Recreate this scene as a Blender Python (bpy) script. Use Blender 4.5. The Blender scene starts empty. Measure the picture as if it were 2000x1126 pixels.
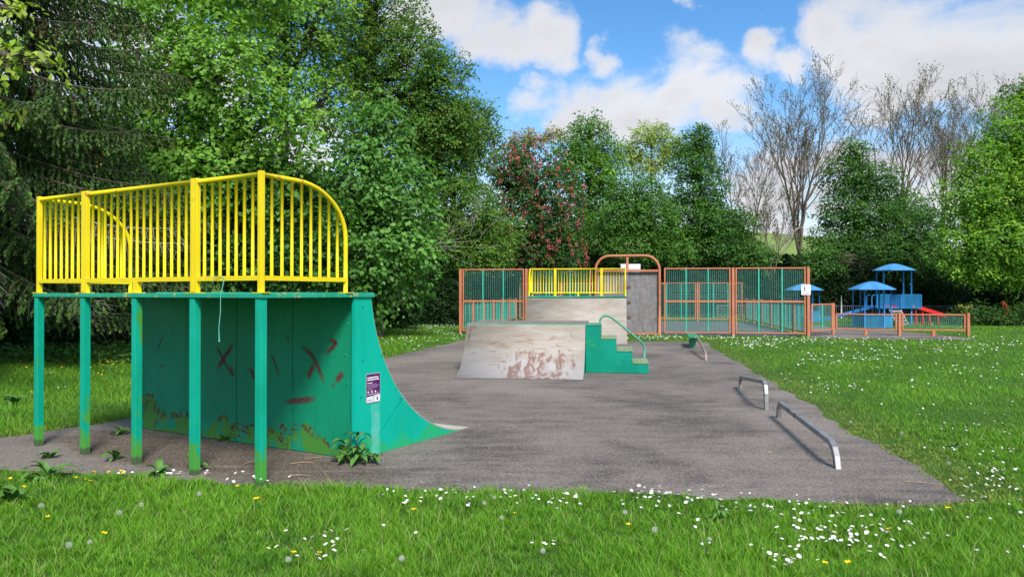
import bpy, math, random
import numpy as np
from mathutils import Vector, Matrix

R = math.radians
random.seed(7)
rng = np.random.default_rng(7)
SC = bpy.context.scene
COL = SC.collection

# ------------------------------------------------------------------ camera
CAMH, FPX, HZ = 1.6, 1444.0, 572.0
cam = bpy.data.cameras.new('camera')
camo = bpy.data.objects.new('camera', cam)
COL.objects.link(camo)
camo.location = (0, 0, CAMH)
camo.rotation_euler = (R(90 + 0.357), 0, 0)
cam.sensor_width = 36
cam.lens = 26
cam.clip_start = 0.05
cam.clip_end = 3000
SC.camera = camo

# ------------------------------------------------------------------ light
SUN_EL, SUN_AZ = 46.0, 163.0          # azimuth clockwise from +Y (view direction)
SUN_STRENGTH, SUN_ANGLE = 2.7, 15.0
SKY_STRENGTH = 0.097
EXPOSURE = 0.92
sl = bpy.data.lights.new('sun', 'SUN')
sl.energy = SUN_STRENGTH
sl.angle = R(SUN_ANGLE)
sl.color = (1.0, 0.95, 0.87)
so = bpy.data.objects.new('sun', sl)
COL.objects.link(so)
sd = Vector((math.sin(R(SUN_AZ)) * math.cos(R(SUN_EL)), math.cos(R(SUN_AZ)) * math.cos(R(SUN_EL)), math.sin(R(SUN_EL))))
so.rotation_euler = sd.to_track_quat('Z', 'Y').to_euler()
so.location = (0, -10, 30)

SC.view_settings.view_transform = 'Standard'
SC.view_settings.look = 'None'
SC.view_settings.exposure = EXPOSURE
SC.view_settings.gamma = 1.0
SC.view_settings.use_curve_mapping = False
SC.cycles.use_denoising = True
SC.cycles.max_bounces = 6
SC.cycles.transparent_max_bounces = 12


class NT:
    """small helper to write node trees"""
    def __init__(self, tree):
        self.t = tree
        self.n = tree.nodes
        self.l = tree.links

    def new(self, typ, **kw):
        nd = self.n.new(typ)
        for k, v in kw.items():
            setattr(nd, k, v)
        return nd

    def link(self, a, b):
        self.l.new(a, b)

    def put(self, sock, v):
        if hasattr(v, 'is_output') or isinstance(v, bpy.types.NodeSocket):
            self.l.new(v, sock)
        else:
            sock.default_value = v

    def math(self, op, a, b=None, c=None, clamp=False):
        nd = self.new('ShaderNodeMath', operation=op, use_clamp=clamp)
        self.put(nd.inputs[0], a)
        if b is not None:
            self.put(nd.inputs[1], b)
        if c is not None:
            self.put(nd.inputs[2], c)
        return nd.outputs[0]

    def vmath(self, op, a, b=None, out=0):
        nd = self.new('ShaderNodeVectorMath', operation=op)
        self.put(nd.inputs[0], a)
        if b is not None:
            self.put(nd.inputs[1], b)
        return nd.outputs[out]

    def sstep(self, x, lo, hi, a=0.0, b=1.0):
        nd = self.new('ShaderNodeMapRange', interpolation_type='SMOOTHSTEP')
        self.put(nd.inputs['Value'], x)
        self.put(nd.inputs['From Min'], lo)
        self.put(nd.inputs['From Max'], hi)
        self.put(nd.inputs['To Min'], a)
        self.put(nd.inputs['To Max'], b)
        return nd.outputs['Result']

    def noise(self, vec, scale, detail=4, rough=0.55, dist=0.0):
        nd = self.new('ShaderNodeTexNoise')
        if vec is not None:
            self.put(nd.inputs['Vector'], vec)
        nd.inputs['Scale'].default_value = scale
        nd.inputs['Detail'].default_value = detail
        nd.inputs['Roughness'].default_value = rough
        nd.inputs['Distortion'].default_value = dist
        return nd.outputs['Fac']

    def mix(self, fac, a, b, blend='MIX'):
        nd = self.new('ShaderNodeMix', data_type='RGBA', blend_type=blend)
        self.put(nd.inputs[0], fac)
        for s, v in ((nd.inputs[6], a), (nd.inputs[7], b)):
            if isinstance(v, tuple) and len(v) == 3:
                v = (*v, 1)
            self.put(s, v)
        return nd.outputs[2]

    def mapping(self, vec, scale=(1, 1, 1), loc=(0, 0, 0), rot=(0, 0, 0)):
        nd = self.new('ShaderNodeMapping')
        self.put(nd.inputs['Vector'], vec)
        nd.inputs['Scale'].default_value = scale
        nd.inputs['Location'].default_value = loc
        nd.inputs['Rotation'].default_value = rot
        return nd.outputs[0]


def pxdir(px, py):
    v = Vector(((px - 1000) / FPX, 1.0, (HZ - py) / FPX))
    return v.normalized()


# ------------------------------------------------------------------ world: Nishita sky with broken cumulus
world = bpy.data.worlds.new('World')
SC.world = world
world.use_nodes = True
w = NT(world.node_tree)
for nd in list(w.n):
    w.n.remove(nd)
wout = w.new('ShaderNodeOutputWorld')
bg = w.new('ShaderNodeBackground')
bg.inputs['Strength'].default_value = SKY_STRENGTH
w.link(bg.outputs[0], wout.inputs[0])
sky = w.new('ShaderNodeTexSky', sky_type='NISHITA')
sky.sun_disc = False
sky.sun_elevation = R(SUN_EL)
sky.sun_rotation = R(SUN_AZ)
sky.air_density = 1.0
sky.dust_density = 0.6
sky.ozone_density = 2.2
hs = w.new('ShaderNodeHueSaturation')
hs.inputs['Saturation'].default_value = 1.3
hs.inputs['Value'].default_value = 1.1
w.link(sky.outputs[0], hs.inputs['Color'])
tc = w.new('ShaderNodeTexCoord')
dirv = w.vmath('NORMALIZE', tc.outputs['Generated'])
sp = w.new('ShaderNodeSeparateXYZ')
w.link(dirv, sp.inputs[0])
zz = w.math('ADD', w.math('MAXIMUM', sp.outputs[2], 0.0), 0.22)
cb = w.new('ShaderNodeCombineXYZ')
w.put(cb.inputs[0], w.math('DIVIDE', sp.outputs[0], zz))
w.put(cb.inputs[1], w.math('DIVIDE', sp.outputs[1], zz))
fbm = w.noise(cb.outputs[0], 2.6, 9, 0.58, 0.35)
fbm2 = w.noise(w.mapping(cb.outputs[0], loc=(3.1, 1.7, 0)), 1.3, 4, 0.5)
blobs = [(880, 0, 115), (970, 45, 90), (1075, 50, 70), (800, 40, 90), (1180, 95, 45), (1030, 205, 70), (1120, 205, 90),
         (1230, 200, 100), (1330, 195, 95), (1410, 215, 85), (1480, 140, 52), (1540, 150, 46), (1640, 60, 80), (1730, 80, 120),
         (1840, 80, 150), (1950, 70, 150), (2060, 110, 130), (1370, -5, 42), (1500, 380, 110),
         (1690, 330, 90), (1820, 350, 110), (1720, 190, 60), (430, 190, 110), (250, 150, 150), (560, 300, 120), (60, 60, 140)]
blobs = [(pxdir(a, b), r / FPX) for a, b, r in blobs]
rb = random.Random(4)
while len(blobs) < 60:                       # the same broken cloud carries on over the rest of the sky
    az, el = rb.uniform(0, 2 * math.pi), R(rb.uniform(4, 75))
    d = Vector((math.sin(az) * math.cos(el), math.cos(az) * math.cos(el), math.sin(el)))
    if d.y > 0.72 and d.z < 0.5:
        continue
    blobs.append((d, rb.uniform(0.1, 0.26)))
def warp(sc, amp, loc):
    nd = w.new('ShaderNodeTexNoise')
    nd.inputs['Scale'].default_value = sc
    nd.inputs['Detail'].default_value = 7
    nd.inputs['Roughness'].default_value = .6
    w.link(w.mapping(dirv, loc=loc), nd.inputs['Vector'])
    v = w.vmath('SUBTRACT', nd.outputs['Color'], (.5, .5, .5))
    sc_ = w.new('ShaderNodeVectorMath', operation='SCALE')
    w.link(v, sc_.inputs[0]); sc_.inputs['Scale'].default_value = amp
    return sc_.outputs[0]
wdir = w.vmath('NORMALIZE', w.vmath('ADD', dirv, w.vmath('ADD', warp(5, .16, (0, 0, 0)), warp(16, .05, (4, 1, 2)))))
acc = None
for d, r in blobs:
    dt = w.vmath('DOT_PRODUCT', wdir, tuple(d), out=1)
    g = w.math('MULTIPLY_ADD', dt, 1.0 / (1 - math.cos(r)), 1 - 1.0 / (1 - math.cos(r)))   # 1 in the middle, 0 at r
    acc = g if acc is None else w.math('SMOOTH_MAX', acc, g, 0.35)
dens = w.math('ADD', w.math('MAXIMUM', acc, -1.2), w.math('MULTIPLY', w.math('SUBTRACT', fbm, 0.5), 3.4))
alpha = w.sstep(dens, 0.0, 0.95)
hzn = w.sstep(sp.outputs[2], 0.02, 0.26, 0.7, 0.0)          # whiter air towards the horizon
alpha = w.math('MAXIMUM', alpha, hzn)
shade = w.sstep(w.math('ADD', w.math('MULTIPLY', dens, 0.22), fbm2), 0.35, 0.95)
ccol = w.mix(shade, (5.0, 5.1, 5.35), (3.6, 3.65, 3.9))
w.link(w.mix(alpha, hs.outputs[0], ccol), bg.inputs['Color'])


# ------------------------------------------------------------------ object helpers
def tag(o, label=None, cat=None, group=None, kind=None):
    if label: o['label'] = label
    if cat: o['category'] = cat
    if group: o['group'] = group
    if kind: o['kind'] = kind
    return o


def thing(name, label, cat, loc=(0, 0, 0), rotz=0.0, group=None):
    o = bpy.data.objects.new(name, None)
    o.empty_display_size = 0.2
    COL.objects.link(o)
    o.location = loc
    o.rotation_euler = (0, 0, rotz)
    return tag(o, label, cat, group)


def link_mesh(name, me, parent=None):
    o = bpy.data.objects.new(name, me)
    COL.objects.link(o)
    if parent: o.parent = parent
    return o


class MB:
    def __init__(self):
        self.v, self.f, self.mi, self.sm = [], [], [], []
        self.cur = 0
        self.smooth = False

    def add(self, vs, fs):
        b = len(self.v)
        self.v.extend([tuple(p) for p in vs])
        for f in fs:
            self.f.append(tuple(i + b for i in f))
            self.mi.append(self.cur)
            self.sm.append(self.smooth)
        return self

    def box(self, lo, hi):
        (a, b, c), (d, e, f) = lo, hi
        vs = [(a, b, c), (d, b, c), (d, e, c), (a, e, c), (a, b, f), (d, b, f), (d, e, f), (a, e, f)]
        return self.add(vs, [(0, 3, 2, 1), (4, 5, 6, 7), (0, 1, 5, 4), (1, 2, 6, 5), (2, 3, 7, 6), (3, 0, 4, 7)])

    def bar(self, p, q, wx, wz=None, up=(0, 0, 1)):
        """rectangular bar from p to q"""
        wz = wx if wz is None else wz
        p, q = Vector(p), Vector(q)
        d = (q - p).normalized()
        u = Vector(up)
        if abs(d.dot(u)) > 0.98: u = Vector((0, 1, 0))
        s = d.cross(u).normalized()
        t = s.cross(d).normalized()
        vs = []
        for c in (p, q):
            for a, b in ((-1, -1), (1, -1), (1, 1), (-1, 1)):
                vs.append(c + s * (a * wx / 2) + t * (b * wz / 2))
        return self.add(vs, [(0, 1, 2, 3), (7, 6, 5, 4), (0, 4, 5, 1), (1, 5, 6, 2), (2, 6, 7, 3), (3, 7, 4, 0)])

    def tube(self, pts, rad, n=6, caps=True, square=False):
        pts = [Vector(p) for p in pts]
        rad = rad if isinstance(rad, (list, tuple)) else [rad] * len(pts)
        vs, fs = [], []
        ref = None
        for i, p in enumerate(pts):
            d = (pts[min(i + 1, len(pts) - 1)] - pts[max(i - 1, 0)])
            d = d.normalized() if d.length > 1e-9 else Vector((0, 0, 1))
            if ref is None:
                ref = Vector((0, 0, 1)) if abs(d.z) < 0.9 else Vector((1, 0, 0))
            s = d.cross(ref)
            if s.length < 1e-6: s = d.orthogonal()
            s.normalize()
            t = s.cross(d).normalized()
            ref = t if square is False else ref
            off = math.pi / 4 if square else 0
            k = math.sqrt(2) if square else 1
            for j in range(n):
                a = 2 * math.pi * j / n + off
                vs.append(p + (s * math.cos(a) + t * math.sin(a)) * rad[i] * k)
        for i in range(len(pts) - 1):
            for j in range(n):
                a, b = i * n + j, i * n + (j + 1) % n
                fs.append((a, a + n, b + n, b)[::-1])
        if caps:
            fs.append(tuple(range(n)))
            fs.append(tuple(range((len(pts) - 1) * n, len(pts) * n))[::-1])
        return self.add(vs, fs)

    def prism(self, poly, axis, a, b):
        """polygon in the plane across `axis`, extruded from a to b along it"""
        n = len(poly)
        def pt(p, h):
            if axis == 'x': return (h, p[0], p[1])
            if axis == 'y': return (p[0], h, p[1])
            return (p[0], p[1], h)
        vs = [pt(p, a) for p in poly] + [pt(p, b) for p in poly]
        fs = [tuple(range(n)), tuple(range(2 * n - 1, n - 1, -1))]
        fs += [(i, i + n, (i + 1) % n + n, (i + 1) % n) for i in range(n)]
        return self.add(vs, fs)

    def mesh(self, name, mats):
        me = bpy.data.meshes.new(name)
        me.from_pydata(self.v, [], self.f)
        for m in (mats if isinstance(mats, (list, tuple)) else [mats]):
            me.materials.append(m)
        me.polygons.foreach_set('material_index', self.mi)
        me.polygons.foreach_set('use_smooth', self.sm)
        me.update()
        return me

    def build(self, name, mats, parent=None, bevel=0.0):
        o = link_mesh(name, self.mesh(name, mats), parent)
        if bevel:
            m = o.modifiers.new('bevel', 'BEVEL')
            m.width = bevel
            m.segments = 2
            m.limit_method = 'ANGLE'
        return o


def arrays_mesh(name, V, F, col=None, mat=None, smooth=False, attr='col'):
    """triangle mesh straight from numpy"""
    me = bpy.data.meshes.new(name)
    nv, nf = len(V), len(F)
    me.vertices.add(nv)
    me.vertices.foreach_set('co', np.ascontiguousarray(V, dtype=np.float32).ravel())
    me.loops.add(nf * 3)
    me.loops.foreach_set('vertex_index', np.ascontiguousarray(F, dtype=np.int32).ravel())
    me.polygons.add(nf)
    me.polygons.foreach_set('loop_start', np.arange(0, nf * 3, 3, dtype=np.int32))
    if smooth:
        me.polygons.foreach_set('use_smooth', np.ones(nf, dtype=bool))
    me.update(calc_edges=True)
    if col is not None:
        a = me.color_attributes.new(attr, 'FLOAT_COLOR', 'POINT')
        c4 = np.ones((nv, 4), dtype=np.float32)
        c4[:, :3] = col
        a.data.foreach_set('color', c4.ravel())
    if mat: me.materials.append(mat)
    return me


def gp(px, py):
    D = CAMH * FPX / (py - HZ)
    return ((px - 1000) / FPX * D, D)


def at(px, py, D):
    return Vector(((px - 1000) / FPX * D, D, CAMH - (py - HZ) / FPX * D))


# ------------------------------------------------------------------ materials
def newmat(name):
    m = bpy.data.materials.new(name)
    m.use_nodes = True
    t = NT(m.node_tree)
    b = t.n['Principled BSDF']
    return m, t, b


def paint(name, col, col2, chip=None, rust=None, rough=0.45, scale=3.0, chip_at=0.66, chip_scale=9.0, rust_at=0.72, metallic=0.0, spec=0.25, bump=0.05):
    """weathered paint: slow tone drift, chips to an older coat, specks of rust"""
    m, t, b = newmat(name)
    co = t.new('ShaderNodeTexCoord').outputs['Object']
    c = t.mix(t.sstep(t.noise(co, scale, 5), 0.3, 0.7), col, col2)
    if chip:
        c = t.mix(t.sstep(t.noise(co, chip_scale, 6, 0.6), chip_at, chip_at + 0.03), c, chip)
    if rust:
        c = t.mix(t.sstep(t.noise(t.mapping(co, loc=(5, 2, 1)), chip_scale * 1.7, 6, 0.65), rust_at, rust_at + 0.03), c, rust)
    t.put(b.inputs['Base Color'], c)
    b.inputs['Metallic'].default_value = metallic
    b.inputs['Specular IOR Level'].default_value = spec
    rr = t.sstep(t.noise(co, scale * 4, 4), 0.3, 0.7, rough - 0.08, rough + 0.12)
    t.put(b.inputs['Roughness'], rr)
    if bump:
        bp = t.new('ShaderNodeBump')
        bp.inputs['Strength'].default_value = bump
        bp.inputs['Distance'].default_value = 0.01
        t.put(bp.inputs['Height'], t.noise(co, scale * 9, 4))
        t.link(bp.outputs[0], b.inputs['Normal'])
    return m


TEAL, TEAL2 = (0.002, 0.32, 0.205), (0.004, 0.39, 0.265)
OLDGREEN = (0.05, 0.33, 0.05)
RUST = (0.12, 0.045, 0.025)
M_teal = paint('teal_paint', (0.001, 0.225, 0.145), (0.002, 0.285, 0.19), chip=(0.03, 0.26, 0.10), rust=(0.05, 0.085, 0.045), chip_at=0.64, rust_at=0.68, scale=2.0, chip_scale=6, rough=.55, spec=.18)
M_deckgreen = paint('deck_green', (0.01, 0.29, 0.17), (0.02, 0.34, 0.22), chip=(0.32, 0.36, 0.14), rust=RUST, chip_at=0.60, chip_scale=14, rust_at=0.66)
M_yellow = paint('yellow_paint', (0.80, 0.60, 0.006), (0.84, 0.66, 0.01), chip=(0.58, 0.30, 0.03), chip_at=0.635, chip_scale=6, rough=0.38)
M_orange = paint('orange_paint', (0.47, 0.155, 0.078), (0.50, 0.20, 0.11), chip=(0.62, 0.075, 0.03), rust=(0.30, 0.15, 0.08), chip_at=0.64, chip_scale=2.2, rust_at=0.63, rough=0.6, scale=1.6)
M_mesh = paint('green_wire', (0.10, 0.31, 0.26), (0.16, 0.38, 0.33), rough=0.6, scale=1.0, bump=0)
M_upright = paint('green_upright', (0.02, 0.40, 0.28), (0.05, 0.46, 0.34), chip=(0.3, 0.4, 0.3), chip_at=0.72, rough=0.5)
M_blue = paint('blue_paint', (0.018, 0.16, 0.46), (0.03, 0.22, 0.54), chip=(0.35, 0.42, 0.48), chip_at=0.66, chip_scale=6, rough=0.5, scale=1.2)
M_blueroof = paint('blue_roof', (0.045, 0.22, 0.48), (0.075, 0.28, 0.54), chip=(0.42, 0.48, 0.52), chip_at=0.655, chip_scale=9, rough=0.6, scale=1.5)
M_bluemesh = paint('blue_panel', (0.016, 0.17, 0.38), (0.025, 0.22, 0.44), rough=0.5, scale=1.0, bump=0)
M_red = paint('red_plastic', (0.62, 0.015, 0.02), (0.70, 0.03, 0.03), rough=0.4)
M_white = paint('white_board', (0.72, 0.73, 0.76), (0.78, 0.78, 0.80), rough=0.5, bump=0)
M_steel = paint('worn_steel', (0.25, 0.25, 0.25), (0.38, 0.38, 0.37), chip=(0.20, 0.15, 0.11), chip_at=0.60, chip_scale=5, rough=0.45, metallic=0.55)
M_rustrail = paint('rusty_rail', (0.27, 0.20, 0.18), (0.34, 0.27, 0.25), chip=(0.20, 0.11, 0.08), chip_at=0.58, rough=0.6, metallic=0.3)
M_grey = paint('grey_railing', (0.14, 0.15, 0.145), (0.19, 0.2, 0.19), rough=0.6, bump=0)
M_stepgrey = paint('grey_steps', (0.28, 0.26, 0.24), (0.38, 0.36, 0.33), rough=0.8, scale=5)
M_tread = paint('tread_green', (0.15, 0.26, 0.13), (0.25, 0.33, 0.19), chip=(0.32, 0.35, 0.24), chip_at=0.55, rough=0.8, scale=6)
M_handrail = paint('handrail_green', (0.045, 0.27, 0.18), (0.09, 0.32, 0.23), chip=(0.18, 0.32, 0.24), chip_at=0.6, chip_scale=12, rough=0.4)
M_benchgreen = paint('bench_green', (0.04, 0.22, 0.11), (0.06, 0.28, 0.15), chip=(0.25, 0.4, 0.3), chip_at=0.62, rough=0.6)
M_string = paint('string_green', (0.10, 0.42, 0.36), (0.15, 0.48, 0.4), rough=0.8, bump=0)
M_purple = paint('purple_print', (0.085, 0.005, 0.10), (0.10, 0.008, 0.12), rough=0.35, bump=0)
M_print = paint('white_print', (0.72, 0.68, 0.76), (0.76, 0.72, 0.78), rough=0.4, bump=0)
M_faint = paint('faint_print', (0.34, 0.25, 0.40), (0.40, 0.30, 0.45), rough=0.4, bump=0)
M_signwhite = paint('sign_white', (0.66, 0.70, 0.76), (0.74, 0.76, 0.80), rough=0.4, bump=0)
M_signedge = paint('sign_edge', (0.32, 0.31, 0.36), (0.38, 0.36, 0.42), rough=0.4, bump=0)
M_black = paint('black_print', (0.02, 0.02, 0.022), (0.03, 0.03, 0.03), rough=0.5, bump=0)
M_dirt = paint('brown_dirt', (0.12, 0.075, 0.05), (0.16, 0.11, 0.08), rough=0.9, bump=0)
M_stick = paint('dry_stick', (0.30, 0.21, 0.13), (0.38, 0.28, 0.18), rough=0.9, bump=0)
M_tape = paint('hazard_tape', (0.70, 0.55, 0.05), (0.76, 0.6, 0.08), chip=(0.02, 0.02, 0.02), chip_at=0.52, chip_scale=5, bump=0)


def leg_material():
    """teal over an older bright green that shows low down and in chips"""
    m, t, b = newmat('leg_paint')
    co = t.new('ShaderNodeTexCoord').outputs['Object']
    sp = t.new('ShaderNodeSeparateXYZ'); t.link(co, sp.inputs[0])
    n = t.noise(co, 5.0, 6, 0.6)
    base = t.mix(t.sstep(t.noise(co, 2, 4), 0.35, 0.65), TEAL, TEAL2)
    base = t.mix(t.sstep(t.noise(t.mapping(co, scale=(9, 9, .8)), 3, 6, .65), .5, .75, 0, .5), base, (0.03, 0.42, 0.31))
    low = t.sstep(t.math('ADD', sp.outputs[2], t.math('MULTIPLY', t.math('SUBTRACT', n, 0.5), 0.9)), 0.20, 0.22, 1.0, 0.0)
    n2 = t.noise(t.mapping(co, scale=(2.2, 2.2, 0.7)), 5.5, 5, 0.55)
    xm = t.sstep(t.math('ABSOLUTE', t.math('ADD', sp.outputs[0], 1.95)), 0.9, 1.1, 0.10, 0.0)     # two of the posts are more chipped than the rest
    up = t.sstep(t.math('ADD', n2, xm), 0.66, 0.68)
    c = t.mix(t.math('MAXIMUM', low, up), base, (0.065, 0.30, 0.05))
    foot = t.sstep(t.math('ADD', sp.outputs[2], t.math('MULTIPLY', t.math('SUBTRACT', n, 0.5), 0.25)), 0.03, 0.07, 0.85, 0.0)
    c = t.mix(foot, c, (0.07, 0.08, 0.05))
    t.put(b.inputs['Base Color'], c)
    b.inputs['Roughness'].default_value = 0.5
    b.inputs['Specular IOR Level'].default_value = 0.18
    return m


def wall_material():
    m, t, b = newmat('peeling_wall')
    co = t.new('ShaderNodeTexCoord').outputs['Object']
    sp = t.new('ShaderNodeSeparateXYZ'); t.link(co, sp.inputs[0])
    base = t.mix(t.sstep(t.noise(co, 1.2, 4), 0.35, 0.65), (0.001, 0.215, 0.105), (0.002, 0.26, 0.135))
    n = t.noise(t.mapping(co, loc=(1.3, 0, 0.4)), 2.1, 5, 0.6)
    h = t.math('ADD', sp.outputs[2], t.math('MULTIPLY', t.math('SUBTRACT', n, 0.5), 1.15))
    peel = t.sstep(h, 0.16, 0.172, 1.0, 0.0)
    n3 = t.noise(t.mapping(co, loc=(7, 0, 3)), 5.0, 6, 0.62)
    older = t.mix(t.sstep(n3, 0.53, 0.56), (0.055, 0.225, 0.03), (0.004, 0.25, 0.14))
    c = t.mix(peel, base, older)
    rim = t.math('MULTIPLY', t.sstep(h, 0.08, 0.15), t.sstep(h, 0.19, 0.22, 1.0, 0.0))
    spk = t.sstep(t.noise(co, 17, 6, 0.7), 0.50, 0.54)
    c = t.mix(t.math('MULTIPLY', rim, spk), c, (0.085, 0.032, 0.018))
    c = t.mix(t.sstep(t.noise(t.mapping(co, loc=(2, 0, 9)), 6, 6, 0.6), 0.72, 0.74), c, (0.2, 0.25, 0.02))
    c = t.mix(t.sstep(t.noise(t.mapping(co, scale=(6, 1, .5)), 2.6, 6, 0.65), 0.5, 0.75, 0, .55), c, (0.003, 0.13, 0.075))
    c = t.mix(t.sstep(t.noise(t.mapping(co, scale=(9, 1, .35), loc=(3, 0, 1)), 2.2, 6, 0.65), 0.58, 0.8, 0, .35), c, (0.06, 0.30, 0.20))
    t.put(b.inputs['Base Color'], c)
    b.inputs['Roughness'].default_value = 0.55
    b.inputs['Specular IOR Level'].default_value = 0.3
    return m


def ramp_side_material():
    m, t, b = newmat('ramp_side')
    co = t.new('ShaderNodeTexCoord').outputs['Object']
    sp = t.new('ShaderNodeSeparateXYZ'); t.link(co, sp.inputs[0])
    base = t.mix(t.sstep(t.noise(co, 1.1, 4), 0.35, 0.65), (0.0, 0.37, 0.262), (0.002, 0.42, 0.305))
    n = t.noise(co, 3.0, 6, 0.65)
    h = t.math('ADD', sp.outputs[2], t.math('MULTIPLY', t.math('SUBTRACT', n, 0.5), 0.9))
    c = t.mix(t.sstep(h, 0.10, 0.16, 0.9, 0.0), base, (0.02, 0.38, 0.15))
    # worn streak under the notice
    st = t.math('MULTIPLY', t.sstep(t.math('ABSOLUTE', t.math('SUBTRACT', sp.outputs[1], 1.41)), 0.05, 0.075, 1.0, 0.0), t.sstep(sp.outputs[2], 0.50, 0.53, 1.0, 0.0))
    st = t.math('MULTIPLY', st, t.sstep(t.noise(co, 9, 5), 0.25, 0.6, 0.1, 0.75))
    c = t.mix(st, c, (0.12, 0.50, 0.40))
    c = t.mix(t.sstep(t.noise(co, 16, 6, 0.65), 0.73, 0.75), c, (0.2, 0.22, 0.08))
    c = t.mix(t.sstep(t.noise(t.mapping(co, scale=(1, 7, .5)), 2.4, 6, 0.65), 0.5, 0.78, 0, .4), c, (0.04, 0.43, 0.33))
    c = t.mix(t.sstep(t.noise(t.mapping(co, scale=(1, 5, .6), loc=(0, 4, 2)), 2.4, 6, 0.65), 0.55, 0.8, 0, .35), c, (0.01, 0.24, 0.17))
    t.put(b.inputs['Base Color'], c)
    b.inputs['Roughness'].default_value = 0.5
    b.inputs['Specular IOR Level'].default_value = 0.15
    return m


def skate_surface(name, scuff):
    """pale riding sheet; scuffed through to brown where boards land"""
    m, t, b = newmat(name)
    co = t.new('ShaderNodeTexCoord').outputs['Object']
    sp = t.new('ShaderNodeSeparateXYZ'); t.link(co, sp.inputs[0])
    c = t.mix(t.sstep(t.noise(t.mapping(co, scale=(0.6, 1, 2.5)), 2.2, 6, 0.6), 0.3, 0.72), (0.30, 0.262, 0.208), (0.395, 0.37, 0.335))
    c = t.mix(t.sstep(t.noise(t.mapping(co, scale=(1, 9, 9)), 3, 6, 0.6), 0.45, 0.75, 0, 0.5), c, (0.235, 0.195, 0.15))
    c = t.mix(t.sstep(t.noise(t.mapping(co, scale=(5, 1, 1)), 6, 5, 0.6), 0.55, 0.8, 0, 0.35), c, (0.46, 0.45, 0.45))
    if scuff:
        c = t.mix(t.sstep(sp.outputs[2], 0.62, 0.1, 0, 0.55), c, (0.37, 0.36, 0.375))      # paler, bluer grey towards the foot
        fine = t.noise(t.mapping(co, scale=(1, 14, 14)), 6, 5, 0.65)
        fj = t.math('MULTIPLY', t.math('SUBTRACT', fine, 0.5), 0.30)
        # thin tan streaks along the board over most of the sheet
        s1 = t.noise(t.mapping(co, scale=(1.0, 3.5, 7.0), loc=(3.2, 0.4, 1.1)), 2.6, 7, 0.66, 0.3)
        z1 = t.math('MULTIPLY', t.sstep(t.math('ABSOLUTE', t.math('SUBTRACT', sp.outputs[0], 0.15)), 0.6, 1.2, 0.07, 0.0), t.sstep(t.math('ABSOLUTE', t.math('SUBTRACT', sp.outputs[2], 0.52)), 0.2, 0.45, 1.0, 0.0))
        c = t.mix(t.sstep(t.math('ADD', t.math('ADD', s1, z1), fj), 0.60, 0.70, 0, 0.7), c, (0.235, 0.13, 0.075))
        # broader brown smears running down to the tarmac
        s2 = t.noise(t.mapping(co, scale=(3.2, 1.1, 1.3), loc=(0.5, 2, 0), rot=(0, 0.35, 0)), 2.0, 6, 0.62, 0.7)
        z2 = t.math('MULTIPLY', t.sstep(t.math('ABSOLUTE', t.math('SUBTRACT', sp.outputs[0], 0.30)), 0.5, 1.0, 0.15, -0.1), t.sstep(sp.outputs[2], 0.3, 0.68, 1.0, -.5))
        c = t.mix(t.sstep(t.math('ADD', t.math('ADD', s2, z2), t.math('MULTIPLY', fj, 1.2)), 0.60, 0.70, 0, 0.8), c, (0.18, 0.092, 0.066))
    t.put(b.inputs['Base Color'], c)
    b.inputs['Roughness'].default_value = 0.7
    b.inputs['Specular IOR Level'].default_value = 0.2
    return m


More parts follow.
